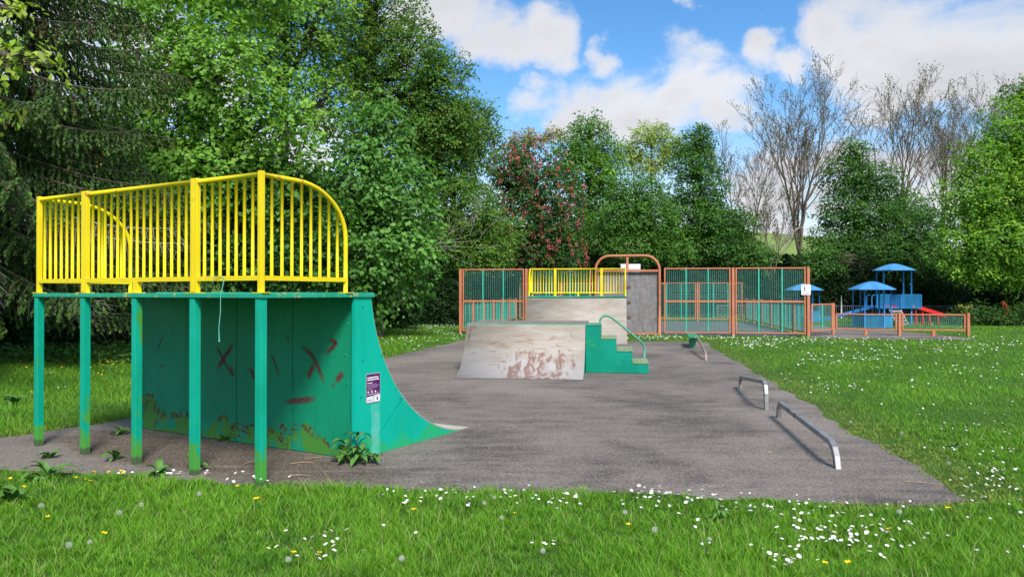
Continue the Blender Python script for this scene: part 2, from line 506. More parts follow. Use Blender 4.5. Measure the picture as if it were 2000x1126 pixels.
def asphalt_material():
    m, t, b = newmat('worn_asphalt')
    co = t.new('ShaderNodeTexCoord').outputs['Object']
    big = t.noise(co, 0.7, 6, 0.62, 0.6)
    mid = t.noise(t.mapping(co, scale=(0.55, 1.7, 1), rot=(0, 0, R(-6))), 2.6, 7, 0.68, 0.4)
    f = t.math('ADD', t.math('MULTIPLY', big, 0.5), t.math('MULTIPLY', mid, 0.5))
    c = t.mix(t.sstep(f, 0.36, 0.60), (0.078, 0.067, 0.060), (0.195, 0.166, 0.143))
    worn = t.noise(t.mapping(co, loc=(2.4, 5.1, 0)), 0.33, 5, 0.55, 0.5)
    c = t.mix(t.sstep(worn, 0.46, 0.66, 0, 0.75), c, (0.25, 0.217, 0.188))
    # trodden earth spread over the tarmac under the deck
    sx_ = t.new('ShaderNodeSeparateXYZ'); t.link(co, sx_.inputs[0])
    ex = t.math('POWER', t.math('DIVIDE', t.math('ADD', sx_.outputs[0], 3.1), 2.2), 2.0)
    ey = t.math('POWER', t.math('DIVIDE', t.math('ADD', t.math('ADD', sx_.outputs[1], -7.35), t.math('MULTIPLY', t.math('ADD', sx_.outputs[0], 3.1), .5)), .75), 2.0)
    er = t.math('ADD', t.math('ADD', ex, ey), t.math('MULTIPLY', t.math('SUBTRACT', t.noise(co, 2.2, 6, .65), .5), 2.4))
    earth = t.mix(t.noise(co, 14, 6, .7), (0.05, 0.034, 0.024), (0.155, 0.115, 0.085))
    c = t.mix(t.sstep(er, .5, 1.1, .85, 0), c, earth)
    pale = t.mix(t.noise(co, 20, 6, .7), (0.12, 0.10, 0.085), (0.27, 0.235, 0.20))
    c = t.mix(t.math('MULTIPLY', t.sstep(sx_.outputs[0], -2.6, -4.2), t.sstep(er, .6, 1.4, 0, .8)), c, pale)
    # pale scrapes across the run
    scr = t.noise(t.mapping(co, scale=(0.45, 4.5, 1), rot=(0, 0, R(-8))), 1.4, 7, 0.66)
    c = t.mix(t.sstep(scr, 0.56, 0.70, 0, 0.6), c, (0.26, 0.225, 0.198))
    sp_ = t.noise(co, 48, 4, 0.75)
    c = t.mix(t.sstep(sp_, 0.52, 0.68, 0, 0.8), c, (0.34, 0.305, 0.275))
    c = t.mix(t.sstep(sp_, 0.48, 0.34, 0, 0.8), c, (0.028, 0.025, 0.025))
    vo = t.new('ShaderNodeTexVoronoi'); vo.inputs['Scale'].default_value = 26
    t.link(co, vo.inputs['Vector'])
    vm = t.math('MULTIPLY', t.sstep(vo.outputs['Distance'], 0.14, 0.22, 0.8, 0.0), t.sstep(t.noise(co, 3, 3), .45, .6))
    c = t.mix(vm, c, (0.40, 0.38, 0.36))
    t.put(b.inputs['Base Color'], c)
    b.inputs['Roughness'].default_value = 0.85
    b.inputs['Specular IOR Level'].default_value = 0.25
    bp = t.new('ShaderNodeBump')
    bp.inputs['Strength'].default_value = 0.5
    bp.inputs['Distance'].default_value = 0.006
    t.put(bp.inputs['Height'], t.noise(co, 110, 4, 0.7))
    t.link(bp.outputs[0], b.inputs['Normal'])
    return m


def ground_material(name, ca, cb_, cc):
    m, t, b = newmat(name)
    co = t.new('ShaderNodeTexCoord').outputs['Object']
    c = t.mix(t.sstep(t.noise(co, 1.1, 6, 0.6), 0.35, 0.68), ca, cb_)
    c = t.mix(t.sstep(t.noise(co, 22, 5, 0.7), 0.4, 0.75, 0, 0.8), c, cc)
    t.put(b.inputs['Base Color'], c)
    b.inputs['Roughness'].default_value = 0.95
    b.inputs['Specular IOR Level'].default_value = 0.1
    bp = t.new('ShaderNodeBump')
    bp.inputs['Strength'].default_value = 0.6
    bp.inputs['Distance'].default_value = 0.03
    t.put(bp.inputs['Height'], t.noise(co, 40, 5, 0.7))
    t.link(bp.outputs[0], b.inputs['Normal'])
    return m


def streaked(name, ca, cb_, cdark):
    m, t, b = newmat(name)
    co = t.new('ShaderNodeTexCoord').outputs['Object']
    c = t.mix(t.sstep(t.noise(co, 5, 7, 0.7), 0.35, 0.65), ca, cb_)
    c = t.mix(t.sstep(t.noise(t.mapping(co, scale=(5, 5, 0.5)), 2.4, 6, 0.65), 0.48, 0.75, 0, 0.8), c, cdark)
    t.put(b.inputs['Base Color'], c)
    b.inputs['Roughness'].default_value = 0.85
    return m


def leaf_material(name, trans=0.42, tint=(1.15, 1.12, 0.55), gloss=0.25):
    m, t, b = newmat(name)
    a = t.new('ShaderNodeAttribute'); a.attribute_name = 'col'
    t.put(b.inputs['Base Color'], a.outputs['Color'])
    b.inputs['Roughness'].default_value = 0.5
    b.inputs['Specular IOR Level'].default_value = gloss
    tr = t.new('ShaderNodeBsdfTranslucent')
    t.put(tr.inputs['Color'], t.mix(1.0, a.outputs['Color'], tint, 'MULTIPLY'))
    ms = t.new('ShaderNodeMixShader')
    ms.inputs[0].default_value = trans
    t.link(b.outputs[0], ms.inputs[1]); t.link(tr.outputs[0], ms.inputs[2])
    t.link(ms.outputs[0], t.n['Material Output'].inputs['Surface'])
    return m


M_leg, M_wall, M_rampside = leg_material(), wall_material(), ramp_side_material()
M_skate, M_skate2 = skate_surface('pale_riding_sheet', False), skate_surface('scuffed_riding_sheet', True)
M_asphalt = asphalt_material()
M_ground = ground_material('turf_soil', (0.04, 0.11, 0.014), (0.07, 0.165, 0.022), (0.06, 0.055, 0.03))
M_hill = ground_material('far_field', (0.16, 0.24, 0.06), (0.22, 0.28, 0.09), (0.14, 0.2, 0.05))
M_court = ground_material('court_surface', (0.11, 0.13, 0.135), (0.155, 0.175, 0.175), (0.09, 0.1, 0.1))
M_boardgrey = streaked('stained_board', (0.175, 0.162, 0.168), (0.25, 0.236, 0.24), (0.08, 0.074, 0.077))
M_deckboard = streaked('worn_deck_board', (0.17, 0.14, 0.12), (0.26, 0.21, 0.18), (0.10, 0.085, 0.075))
M_bark = streaked('bark', (0.075, 0.06, 0.045), (0.13, 0.11, 0.085), (0.035, 0.03, 0.025))
M_ashbark = streaked('ash_bark', (0.135, 0.108, 0.078), (0.185, 0.152, 0.11), (0.08, 0.064, 0.046))
M_deadwood = streaked('dead_wood', (0.26, 0.23, 0.20), (0.36, 0.33, 0.29), (0.16, 0.14, 0.12))
M_leaf = leaf_material('leaf')
M_needle = leaf_material('needle', 0.12, (1, 1, 0.7), 0.2)
M_grass = leaf_material('grass_blade', 0.35, (1.15, 1.1, 0.5), 0.2)
M_petal = leaf_material('petal', 0.2, (1, 1, 1), 0.1)

# ------------------------------------------------------------------ ground, pad, court, path, far hill
def sheet(name, poly, z, mat):
    mb = MB()
    mb.add([(x, y, z) for x, y in poly], [tuple(range(len(poly)))])
    return tag(mb.build(name, mat), kind='structure')


mb = MB()
mb.add([(-900, -300, 0), (900, -300, 0), (900, 1500, 0), (-900, 1500, 0)], [(0, 1, 2, 3)])
tag(mb.build('ground', M_ground), kind='structure')

pad_keys = [(-5.6, 6.95), (-4.75, 6.75), (-3.4, 6.45), (-2.1, 6.15), (-1.27, 6.08), (0.0, 5.95), (1.6, 5.74), (2.71, 5.6), (3.2, 5.56), (3.52, 5.64), (3.62, 5.9), (3.68, 6.6),
            (3.80, 7.8), (3.98, 8.9), (4.45, 11.9), (5.15, 16.6), (5.75, 21.2), (6.3, 24.0), (2.2, 24.9), (-1.6, 25.3), (-1.95, 23.6), (-2.6, 20.6), (-3.15, 17.9), (-3.9, 14.0), (-4.6, 10.4), (-4.95, 9.3), (-5.7, 7.95)]
pad = []
rp = random.Random(3)
for i, (x, y) in enumerate(pad_keys):
    nx, ny = pad_keys[(i + 1) % len(pad_keys)]
    L = math.hypot(nx - x, ny - y)
    n = max(1, int(L / 0.25))
    for k in range(n):
        f = k / n
        j = 0.05
        wv = .035 * math.sin(2.1 * (x + (nx - x) * f) + 1.7 * (y + (ny - y) * f)) + .03 * math.sin(5.3 * (y + (ny - y) * f) - 4 * x)
        pad.append((x + (nx - x) * f + rp.uniform(-j, j) + wv * (ny - y) / L, y + (ny - y) * f + rp.uniform(-j, j) - wv * (nx - x) / L))
PAD = np.array(pad)
sheet('skate_pad', pad, 0.006, M_asphalt)

AF = R(9)
FU, FV = Vector((math.cos(AF), -math.sin(AF), 0)), Vector((math.sin(AF), math.cos(AF), 0))
CR = Vector((10.89, 27.2, 0))                  # right front corner post of the court
FLEN = 13.09
court_poly = [CR, CR + FV * 14.6, CR - FU * FLEN + FV * 14.6, CR - FU * FLEN]
COURT = np.array([(p.x, p.y) for p in court_poly])
sheet('sports_court', [(p.x, p.y) for p in court_poly], 0.008, M_court)
path_poly = [gp(1583, 659), gp(1760, 662), gp(1912, 663), gp(1850, 655), gp(1780, 648), (15.5, 33.0), (16.2, 36.5), (12.6, 36.5), (12.0, 30)]
PATH = np.array(path_poly)
sheet('playground_path', path_poly, 0.005, M_asphalt)

mb = MB(); mb.smooth = True
nx_, ny_ = 40, 10
for j in range(ny_ + 1):
    for i in range(nx_ + 1):
        x = -400 + 800 * i / nx_
        y = 150 + 200 * j / ny_
        h = 24 * math.sin(math.pi * min(1, j / ny_ * 1.0)) * (0.8 + 0.2 * math.sin(x * 0.02 + 1))
        mb.v.append((x, y, h - 0.3))
for j in range(ny_):
    for i in range(nx_):
        a = j * (nx_ + 1) + i
        mb.f.append((a, a + 1, a + nx_ + 2, a + nx_ + 1)); mb.mi.append(0); mb.sm.append(True)
tag(mb.build('hill', M_hill), kind='structure')


def inside(P, poly):
    x, y = P[:, 0], P[:, 1]
    res = np.zeros(len(P), bool)
    n = len(poly)
    for i in range(n):
        x1, y1 = poly[i]; x2, y2 = poly[(i + 1) % n]
        c = ((y1 > y) != (y2 > y)) & (x < (x2 - x1) * (y - y1) / (y2 - y1 + 1e-12) + x1)
        res ^= c
    return res


def edge_dist(P, poly):
    d = np.full(len(P), 1e9)
    n = len(poly)
    for i in range(n):
        a = poly[i]; b = poly[(i + 1) % n]
        ab = b - a
        L2 = (ab ** 2).sum() + 1e-12
        t = np.clip(((P - a) @ ab) / L2, 0, 1)
        q = a + t[:, None] * ab
        d = np.minimum(d, np.hypot(P[:, 0] - q[:, 0], P[:, 1] - q[:, 1]))
    return d


# ------------------------------------------------------------------ quarter pipes
BAR_R = 0.0135
_bar = MB(); _bar.smooth = True
_bar.tube([(0, 0, 0), (0, 0, 1)], BAR_R, 8)
BAR_ME = _bar.mesh('bar', M_yellow)


def bar_at(parent, p, q):
    """a straight bar from p to q using the shared mesh"""
    p, q = Vector(p), Vector(q)
    o = link_mesh('bar', BAR_ME, parent)
    o.location = p
    d = q - p
    o.scale = (1, 1, d.length)
    o.rotation_euler = d.to_track_quat('Z', 'Y').to_euler()
    return o


_bolt = MB(); _bolt.smooth = True
for i in range(3):
    a = i * math.pi / 6
    rr, hh = 0.013 * math.cos(a), 0.008 * math.sin(a)
    for j in range(8):
        _bolt.v.append((rr * math.cos(j * math.pi / 4), rr * math.sin(j * math.pi / 4), hh))
for i in range(2):
    for j in range(8):
        _bolt.f.append((i * 8 + j, i * 8 + (j + 1) % 8, i * 8 + 8 + (j + 1) % 8, i * 8 + 8 + j)); _bolt.mi.append(0); _bolt.sm.append(True)
_bolt.f.append(tuple(range(16, 24))); _bolt.mi.append(0); _bolt.sm.append(True)
BOLT_ME = _bolt.mesh('bolt', M_teal)


def bolt_at(parent, p, n):
    o = link_mesh('bolt', BOLT_ME, parent)
    o.location = p
    o.rotation_euler = Vector(n).to_track_quat('Z', 'Y').to_euler()
    return o


def quarter_pipe(label, loc, rotz, L, H, railh, near):
    """local: x from 0 (one end) to -L, y from 0 (rail side) over the deck to the foot of the ramp"""
    t = thing('quarter_pipe', label, 'skate ramp', loc, rotz, 'quarter pipes with yellow railings')
    DK, WALL, TIP = 1.344, 1.139, 3.10
    run = TIP - DK
    hb = H - 0.045
    Rr = (run * run + hb * hb) / (2 * hb)
    def curve(n=26):
        a0 = math.asin(run / Rr)
        return [(TIP - Rr * math.sin(a0 * i / n), Rr - Rr * math.cos(a0 * i / n)) for i in range(n + 1)]
    cv = curve()
    # deck with its edge beam
    d = MB().box((-L - 0.045, -0.045, H - 0.042), (0.05, DK + 0.03, H)).build('deck', M_deckgreen, t, 0.006)
    n_leg = 5
    lg = MB().box((-0.034, -0.034, 0.0), (0.034, 0.034, hb + 0.0)).mesh('leg', M_leg)
    for i in range(n_leg):
        x = -L * i / 4
        mbx = MB().box((x - 0.034, -0.034, 0.0), (x + 0.034, 0.034, H - 0.0435))
        mbx.build('leg', M_leg, t, 0.004)
    # closed back, one sheet between every two posts
    for i in range(4):
        a, b = -L * i / 4 - 0.004, -L * (i + 1) / 4 + 0.004
        MB().box((b, WALL, 0.012), (a, WALL + 0.02, H - 0.044)).build('back_panel', M_wall, t, 0.002)
    # side cheeks, each cut by a slanting joint
    for x0, x1 in ((0.0, 0.03), (-L - 0.03, -L)):
        s0, s1 = (1.24, 0.0), None
        k = min(range(len(cv)), key=lambda i: abs((cv[i][0] - 1.24) * 0.905 - cv[i][1]))
        cut = cv[k]
        up = [(WALL - 0.03, 0.01), (1.235, 0.01), (cut[0] - 0.006, cut[1] + 0.004)] + cv[k + 1:] + [(DK, H - 0.044), (WALL - 0.03, H - 0.044)]
        lo = [(1.245, 0.01)] + [(TIP, 0.002)] + cv[1:k] + [(cut[0] + 0.004, cut[1] - 0.006)]
        MB().prism(up, 'x', x0, x1).build('side_panel', M_rampside, t)
        MB().prism(lo, 'x', x0, x1).build('side_panel', M_rampside, t)
    # corner angle
    MB().box((0.002, WALL - 0.045, 0.0), (0.036, WALL - 0.031, H - 0.044)).build('corner_strip', M_rampside, t)
    # riding sheet
    r = MB(); r.smooth = True
    th = 0.014
    pr = [(y, z + 0.012) for y, z in cv]
    for y, z in pr:
        r.v += [(0.03, y, z), (-L - 0.03, y, z)]
    for i in range(len(pr) - 1):
        r.f.append((2 * i, 2 * i + 1, 2 * i + 3, 2 * i + 2)); r.mi.append(0); r.sm.append(True)
    nb = len(r.v)
    for y, z in pr:
        r.v += [(0.03, y, z - th), (-L - 0.03, y, z - th)]
    for i in range(len(pr) - 1):
        a = nb + 2 * i
        r.f.append((a, a + 2, a + 3, a + 1)); r.mi.append(0); r.sm.append(False)
        r.f.append((2 * i, 2 * i + 2, a + 2, a)); r.mi.append(0); r.sm.append(False)
        r.f.append((2 * i + 1, a + 1, a + 3, 2 * i + 3)); r.mi.append(0); r.sm.append(False)
    r.build('riding_surface', M_skate, t)
    c = MB(); c.smooth = True
    c.tube([(0.03, DK + 0.02, H - 0.012), (-L - 0.03, DK + 0.02, H - 0.012)], 0.021, 8)
    c.build('coping', M_deckgreen, t)
    # bolts on the visible cheek
    for y, z in [(1.22, H - 0.13), (1.22, 0.95), (1.25, 0.22), (1.5, 0.98), (1.72, 0.62), (1.80, 0.52), (2.35, 0.20), (1.19, 0.60)]:
        bolt_at(t, (0.03, y, z), (1, 0, 0))
    for x, z in [(-0.09, H - 0.3), (-0.09, 0.72), (-1.05, 0.75), (-0.8, 0.73), (-0.12, 1.0)]:
        bolt_at(t, (x, WALL, z), (0, -1, 0))
    # guard rails
    top, bot = H + railh - 0.03, H + 0.125
    def rail(p, q, nb_, posts, stub=None, bent=()):
        g = MB(); g.smooth = True
        g.tube([(*p, top), (*q, top)], 0.021, 10)
        o = g.build('guard_rail', M_yellow, t)
        MB().bar((*p, bot), (*q, bot), 0.04, 0.04).build('bottom_rail', M_yellow, o)
        P, Q = Vector((*p, 0)), Vector((*q, 0))
        for f in posts:
            c = P.lerp(Q, f)
            MB().box((c.x - 0.0215, c.y - 0.0215, H + 0.006), (c.x + 0.0215, c.y + 0.0215, H + railh)).build('post', M_yellow, o, 0.004)
            MB().box((c.x - 0.06, c.y - 0.045, H + 0.0005), (c.x + 0.06, c.y + 0.045, H + 0.007)).build('base_plate', M_yellow, o)
        if stub is not None:
            c = P.lerp(Q, stub)
            MB().box((c.x - 0.029, c.y - 0.026, H + 0.006), (c.x + 0.029, c.y + 0.026, bot - 0.02)).build('post', M_yellow, o)
            MB().box((c.x - 0.06, c.y - 0.045, H + 0.0005), (c.x + 0.06, c.y + 0.045, H + 0.007)).build('base_plate', M_yellow, o)
        for i in range(nb_):
            c = P.lerp(Q, (i + 1) / (nb_ + 1))
            if i in bent and near:
                mid = c + Vector((0.025 if i % 2 else -0.02, 0.02, 0))
                b = MB(); b.smooth = True
                b.tube([(c.x, c.y, bot), (c.x + 0.004, c.y, bot + 0.2), (mid.x, mid.y, bot + 0.45), (c.x, c.y, top)], BAR_R, 8)
                b.build('bar', M_yellow, o)
            else:
                bar_at(o, (c.x, c.y, bot), (c.x, c.y, top))
        return o
    S = L / 4
    e = 0.0225
    rail((0, 0), (-S + e, 0), 7, (0, 1))
    rail((-S - e, 0), (-3 * S + e, 0), 15, (0, 1), 0.5, (8,))
    rail((-3 * S - e, 0), (-L, 0), 7, (0, 1))
    for x in (0.0, -L):
        g = MB(); g.smooth = True
        E, c0, bz = 1.01, 0.40, 0.47
        pts = [(x, 0.0, top), (x, c0 * 0.5, top)]
        ell = []
        for i in range(13):
            a = math.pi / 2 * i / 12
            ell.append((c0 + (E - c0) * math.sin(a), top - bz + bz * math.cos(a)))
        pts += [(x, y, z) for y, z in ell] + [(x, E, H + 0.3), (x, E, H + 0.006)]
        g.tube(pts, 0.021, 10)
        o = g.build('guard_rail', M_yellow, t)
        MB().bar((x, 0.03, bot), (x, E, bot), 0.04, 0.04).build('bottom_rail', M_yellow, o)
        MB().box((x - 0.06, E - 0.045, H + 0.0005), (x + 0.06, E + 0.045, H + 0.007)).build('base_plate', M_yellow, o)
        for i in range(8):
            y = E * (i + 1) / 9
            if y <= c0: z1 = top
            else:
                z1 = top - bz + bz * math.sqrt(max(0, 1 - ((y - c0) / (E - c0)) ** 2))
            bar_at(o, (x, y, bot), (x, y, z1))
    return t


RA = math.atan2(-0.495, 0.869)
P0 = Vector((-2.073, 6.11, 0))
QL = 3.315
near_qp = quarter_pipe('tall teal quarter pipe with yellow railings, graffiti and a purple notice, nearest on the left', P0, RA, QL, 1.6, 1.01, True)
far_rot = math.atan2(0.139, -0.990)
far_qp = quarter_pipe('pale faced quarter pipe with yellow railings at the far end in front of the court', (0.73, 26.6, 0), far_rot, 3.3, 1.49, 1.0, False)

# spray paint on the closed back of the near ramp
M_spray, t_, b_ = newmat('spray_paint')
at_ = t_.new('ShaderNodeAttribute'); at_.attribute_name = 'col'
co_ = t_.new('ShaderNodeTexCoord').outputs['Object']
b_.inputs['Base Color'].default_value = (0.15, 0.016, 0.026, 1)
b_.inputs['Roughness'].default_value = 0.8
nz = t_.sstep(t_.noise(co_, 30, 4, 0.6), 0.2, 0.6, 0.45, 1.0)
sep_ = t_.new('ShaderNodeSeparateColor'); t_.link(at_.outputs['Color'], sep_.inputs[0])
t_.put(b_.inputs['Alpha'], t_.math('MULTIPLY', sep_.outputs[0], nz))


def wall_pt(px, py):
    X0, D0, r = -1.509, 7.10, (px - 1000) / FPX
    t = (X0 - r * D0) / (0.869 + 0.495 * r)
    D = D0 + 0.495 * t
    return (-t, CAMH - (py - HZ) / FPX * D)


strokes = [([(458, 670), (440, 695), (424, 722)], .020, .95), ([(420, 672), (436, 698), (454, 735)], .014, .7), ([(449, 712), (457, 735)], .022, .8),
           ([(322, 648), (305, 690)], .014, .45), ([(312, 712), (322, 716)], .014, .4),
           ([(488, 715), (500, 742)], .022, .8), ([(528, 688), (538, 708), (546, 735)], .014, .6),
           ([(587, 673), (608, 690), (622, 715), (636, 752)], .020, .75), ([(615, 710), (601, 738)], .024, .9),
           ([(632, 693), (648, 680), (658, 668), (650, 664), (641, 669)], .018, .85), ([(672, 726), (656, 745)], .026, .85), ([(656, 745), (648, 757)], .014, .4),
           ([(555, 784), (585, 781), (620, 778)], .024, .8), ([(560, 662), (566, 658)], .02, .4)]
for pts, hw, al in strokes:
    wp = [wall_pt(*p) for p in pts]
    # resample
    fine = []
    for i in range(len(wp) - 1):
        for k in range(6):
            f = k / 6
            fine.append((wp[i][0] + (wp[i + 1][0] - wp[i][0]) * f, wp[i][1] + (wp[i + 1][1] - wp[i][1]) * f))
    fine.append(wp[-1])
    V, F, C = [], [], []
    n = len(fine)
    for i, (x, z) in enumerate(fine):
        a, b = fine[max(0, i - 1)], fine[min(n - 1, i + 1)]
        dx, dz = b[0] - a[0], b[1] - a[1]
        ll = math.hypot(dx, dz) + 1e-9
        nx, nz_ = -dz / ll, dx / ll
        e = min(1, 4 * min(i, n - 1 - i) / (n - 1) + 0.0)
        for s, k in ((-1.6, 0), (-.8, .75), (0, 1), (.8, .75), (1.6, 0)):
            V.append((x + nx * hw * s, 1.136, z + nz_ * hw * s))
            C.append((al * k * e,) * 3)
    for i in range(n - 1):
        for j in range(4):
            a = i * 5 + j
            F += [(a, a + 1, a + 6), (a, a + 6, a + 5)]
    link_mesh('graffiti', arrays_mesh('graffiti', np.array(V), np.array(F), np.array(C), M_spray), near_qp)

# purple notice on its cheek
nt = thing('notice_sign', 'purple and white notice plate screwed to the side of the near teal ramp', 'sign', P0, RA)
nx0 = 0.031
y0, y1, z0, z1 = 1.264, 1.474, 0.525, 0.812


def rrect(a, b, c, d, r, n=4):
    pts = []
    for cx, cy, s in ((b - r, c + r, -90), (b - r, d - r, 0), (a + r, d - r, 90), (a + r, c + r, 180)):
        for i in range(n + 1):
            an = R(s + 90 * i / n)
            pts.append((cx + r * math.cos(an), cy + r * math.sin(an)))
    return pts


MB().prism(rrect(y0, y1, z0, z1, 0.014), 'x', nx0, nx0 + 0.004).build('backing_plate', M_signedge, nt)
MB().prism(rrect(y0 + .006, y1 - .006, z0 + .006, z1 - .006, 0.01), 'x', nx0 + 0.004, nx0 + 0.0055).build('print_panel', M_purple, nt)
MB().prism([(y0 + .006, z0 + .014), (y0 + .014, z0 + .006), (y1 - .014, z0 + .006), (y1 - .006, z0 + .014), (y1 - .006, z0 + .075), (y0 + .006, z0 + .062)], 'x', nx0 + .0055, nx0 + .0065).build('white_footer', M_signwhite, nt)


def words(y_a, y_b, z, h, mat, seed, parent=nt, x=nx0 + 0.0055):
    rw = random.Random(seed)
    m = MB()
    y = y_a
    while y < y_b - h:
        l = min(rw.uniform(1.2, 3.2) * h, y_b - y)
        m.box((x, y, z), (x + 0.0008, y + l, z + h))
        y += l + h * 0.35
    return m.build('text_line', mat, parent)


words(y0 + .016, y1 - .03, z1 - .045, .013, M_print, 1)
words(y0 + .016, y1 - .014, z1 - .066, .013, M_print, 2)
words(y0 + .016, y0 + .10, z1 - .094, .008, M_print, 3)
for i, e_ in enumerate((.15, .185, .185, .16, .10, .10)):
    words(y0 + .016, y0 + e_, z1 - .107 - .0115 * i, .004, M_faint, 4 + i)
for yy in (.028, .082, .135):
    m = MB()
    m.prism([(y0 + yy + .010 * math.cos(a * math.pi / 5), z0 + .108 + .010 * math.sin(a * math.pi / 5)) for a in range(10)], 'x', nx0 + .0055, nx0 + .0063)
    m.build('print_dot', M_print, nt)
    words(y0 + yy + .014, y0 + yy + .042, z0 + .106, .004, M_faint, 20 + int(yy * 1000))
words(y0 + .016, y1 - .02, z0 + .082, .006, M_print, 30)
words(y0 + .016, y0 + .085, z0 + .030, .006, M_faint, 31, x=nx0 + .0065)
words(y0 + .016, y0 + .085, z0 + .019, .006, M_faint, 32, x=nx0 + .0065)
MB().prism([(y1 - .06, z0 + .024), (y1 - .034, z0 + .024), (y1 - .044, z0 + .058), (y1 - .049, z0 + .058)], 'x', nx0 + .0065, nx0 + .0073).build('emblem', M_black, nt)
m = MB(); m.tube([(nx0 + .007, y0 + .115, z1 - .006), (nx0 + .007, y0 + .118, z1 - .12), (nx0 + .007, y0 + .108, z0 + .07), (nx0 + .007, y0 + .105, z0 + .003)], [.002, .001, .003, .003], 4)
m.build('crack', M_dirt, nt)

# cord tied to the near railing
m = MB(); m.smooth = True
m.tube([(-.46, -.012, 1.745), (-.40, -.04, 1.72), (-.44, -.045, 1.58), (-.435, -.05, 1.45), (-.455, -.05, 1.30), (-.45, -.05, 1.20)], .0035, 5)
m.tube([(-.45, -.03, 1.745), (-.54, -.035, 1.735), (-.55, -.035, 1.70)], .003, 5)
m.tube([(-.45, -.05, 1.205), (-.45, -.05, 1.19)], .008, 6)
o = m.build('hanging_cord', M_string)
o.location = P0; o.rotation_euler = (0, 0, RA)
tag(o, 'thin teal cord knotted to the yellow railing and hanging below the deck', 'cord')

# ------------------------------------------------------------------ mid ramp with steps
FA = math.atan2(-0.139, 0.990)
fb = thing('kicker_ramp', 'low pale ramp with rust scuffs and green steps on its right side', 'skate ramp', (0.10, 13.75, 0), FA)
HW, FH, FR, FD = 1.21, 0.97, 1.25, 3.0
hb = FH - 0.012
Rr = (FR ** 2 + hb ** 2) / (2 * hb)
a0 = math.asin(FR / Rr)
cv = [(Rr * math.sin(a0 * i / 20), Rr - Rr * math.cos(a0 * i / 20)) for i in range(21)]
r = MB(); r.smooth = True
for y, z in cv:
    r.v += [(-HW, y, z + 0.012), (HW, y, z + 0.012), (-HW, y + .008, z), (HW, y + .008, z)]
for i in range(20):
    a = 4 * i
    for f, s in (((a, a + 1, a + 5, a + 4), True), ((a + 2, a + 6, a + 7, a + 3), False), ((a, a + 4, a + 6, a + 2), False), ((a + 1, a + 3, a + 7, a + 5), False)):
        r.f.append(f); r.mi.append(0); r.sm.append(s)
r.build('riding_surface', M_skate2, fb)
pol = [(y + .012, z - .003) for y, z in cv[1:]] + [(FD, FH - .014), (FD, 0.004), (.1, .004)]
for x0, x1 in ((-HW + .006, -HW + .03), (HW - .03, HW - .006)):
    MB().prism(pol, 'x', x0, x1).build('side_panel', M_teal, fb)
MB().box((-HW, FR + .022, FH - .012), (HW, FD, FH + .012)).build('deck', M_deckboard, fb, .003)
MB().box((-HW - .003, FR - .002, FH - .010), (HW + .003, FR + .020, FH + .016)).build('edge_trim', M_handrail, fb, .003)
MB().box((-HW + .031, FD - .03, .004), (HW - .031, FD - .006, FH - .014)).build('back_panel', M_teal, fb)
# steps
sx0, sw, sd0, sd1 = HW + .004, 0.315, FR, 2.32
stp = thing('steps', None, None); stp.parent = fb
MBs = MB()
hs_ = [FH - .004, .70, .455, .215]
prof = [(sx0, .012)]
prof = [(sx0, .012), (sx0 + 4 * sw - .02, .012)]
for i in (3, 2, 1, 0):
    xr = sx0 + (i + 1) * sw - .02
    prof += [(xr, hs_[i] - .014)]
    if i: prof += [(sx0 + i * sw - .02, hs_[i] - .014)]
prof += [(sx0, hs_[0] - .014)]
COL.objects.unlink(stp); bpy.data.objects.remove(stp)
stp = MBs.prism(prof, 'y', sd0, sd1).build('steps', M_teal, fb, .004)
for i in range(4):
    xa, xb = sx0 + (i * sw if i == 0 else i * sw - .016), sx0 + (i + 1) * sw - .012
    m = MB()
    m.box((xa, sd0 - .012, hs_[i] - .013), (xb, sd1 + .004, hs_[i] - .004))
    n = 15 if i else 1
    for k in range(n):                     # raised bars of the grating
        ya = sd0 - .01 + (sd1 - sd0 + .012) * k / n
        m.box((xa + .004, ya, hs_[i] - .004), (xb - .004, ya + (sd1 - sd0) / n * .6, hs_[i] + .006))
    for k in range(4 if i else 0):
        xx = xa + .03 + (xb - xa - .08) * k / 3
        m.box((xx, sd0 - .01, hs_[i] - .0035), (xx + .02, sd1, hs_[i] + .0075))
    m.build('tread', M_tread if i else M_handrail, stp)
for x, z in [(.12, .80), (.12, .52), (.05, .35), (.12, .06), (.52, .60), (.83, .35), (.66, .06), (1.18, .15), (1.17, .09), (.45, .1)]:
    bolt_at(stp, (sx0 + x, sd0, z), (0, -1, 0))
m = MB(); m.smooth = True
hy = sd1 - .06
hp = [(sx0 + .26, FH)]
hp += [(sx0 + .27, FH + .06), (sx0 + .30, FH + .11), (sx0 + .36, FH + .145), (sx0 + .44, FH + .14), (sx0 + .52, FH + .10),
       (sx0 + .70, FH - .04), (sx0 + .95, FH - .25), (sx0 + 1.10, FH - .37), (sx0 + 1.17, FH - .44), (sx0 + 1.195, FH - .52), (sx0 + 1.195, .22)]
m.tube([(x, hy, z) for x, z in hp], .024, 10)
m.build('handrail', M_handrail, fb)

# ------------------------------------------------------------------ grind rails and bench
def grind(label, pts, rad, mat, n=4):
    m = MB()
    m.tube(pts, rad, n, square=True)
    o = m.build('grind_rail', mat, None, 0.006)
    b = Vector(pts[0]); 
    o.data.transform(Matrix.Translation(-b)); o.location = b
    return tag(o, label, 'grind rail', 'low steel grind rails on the pad')


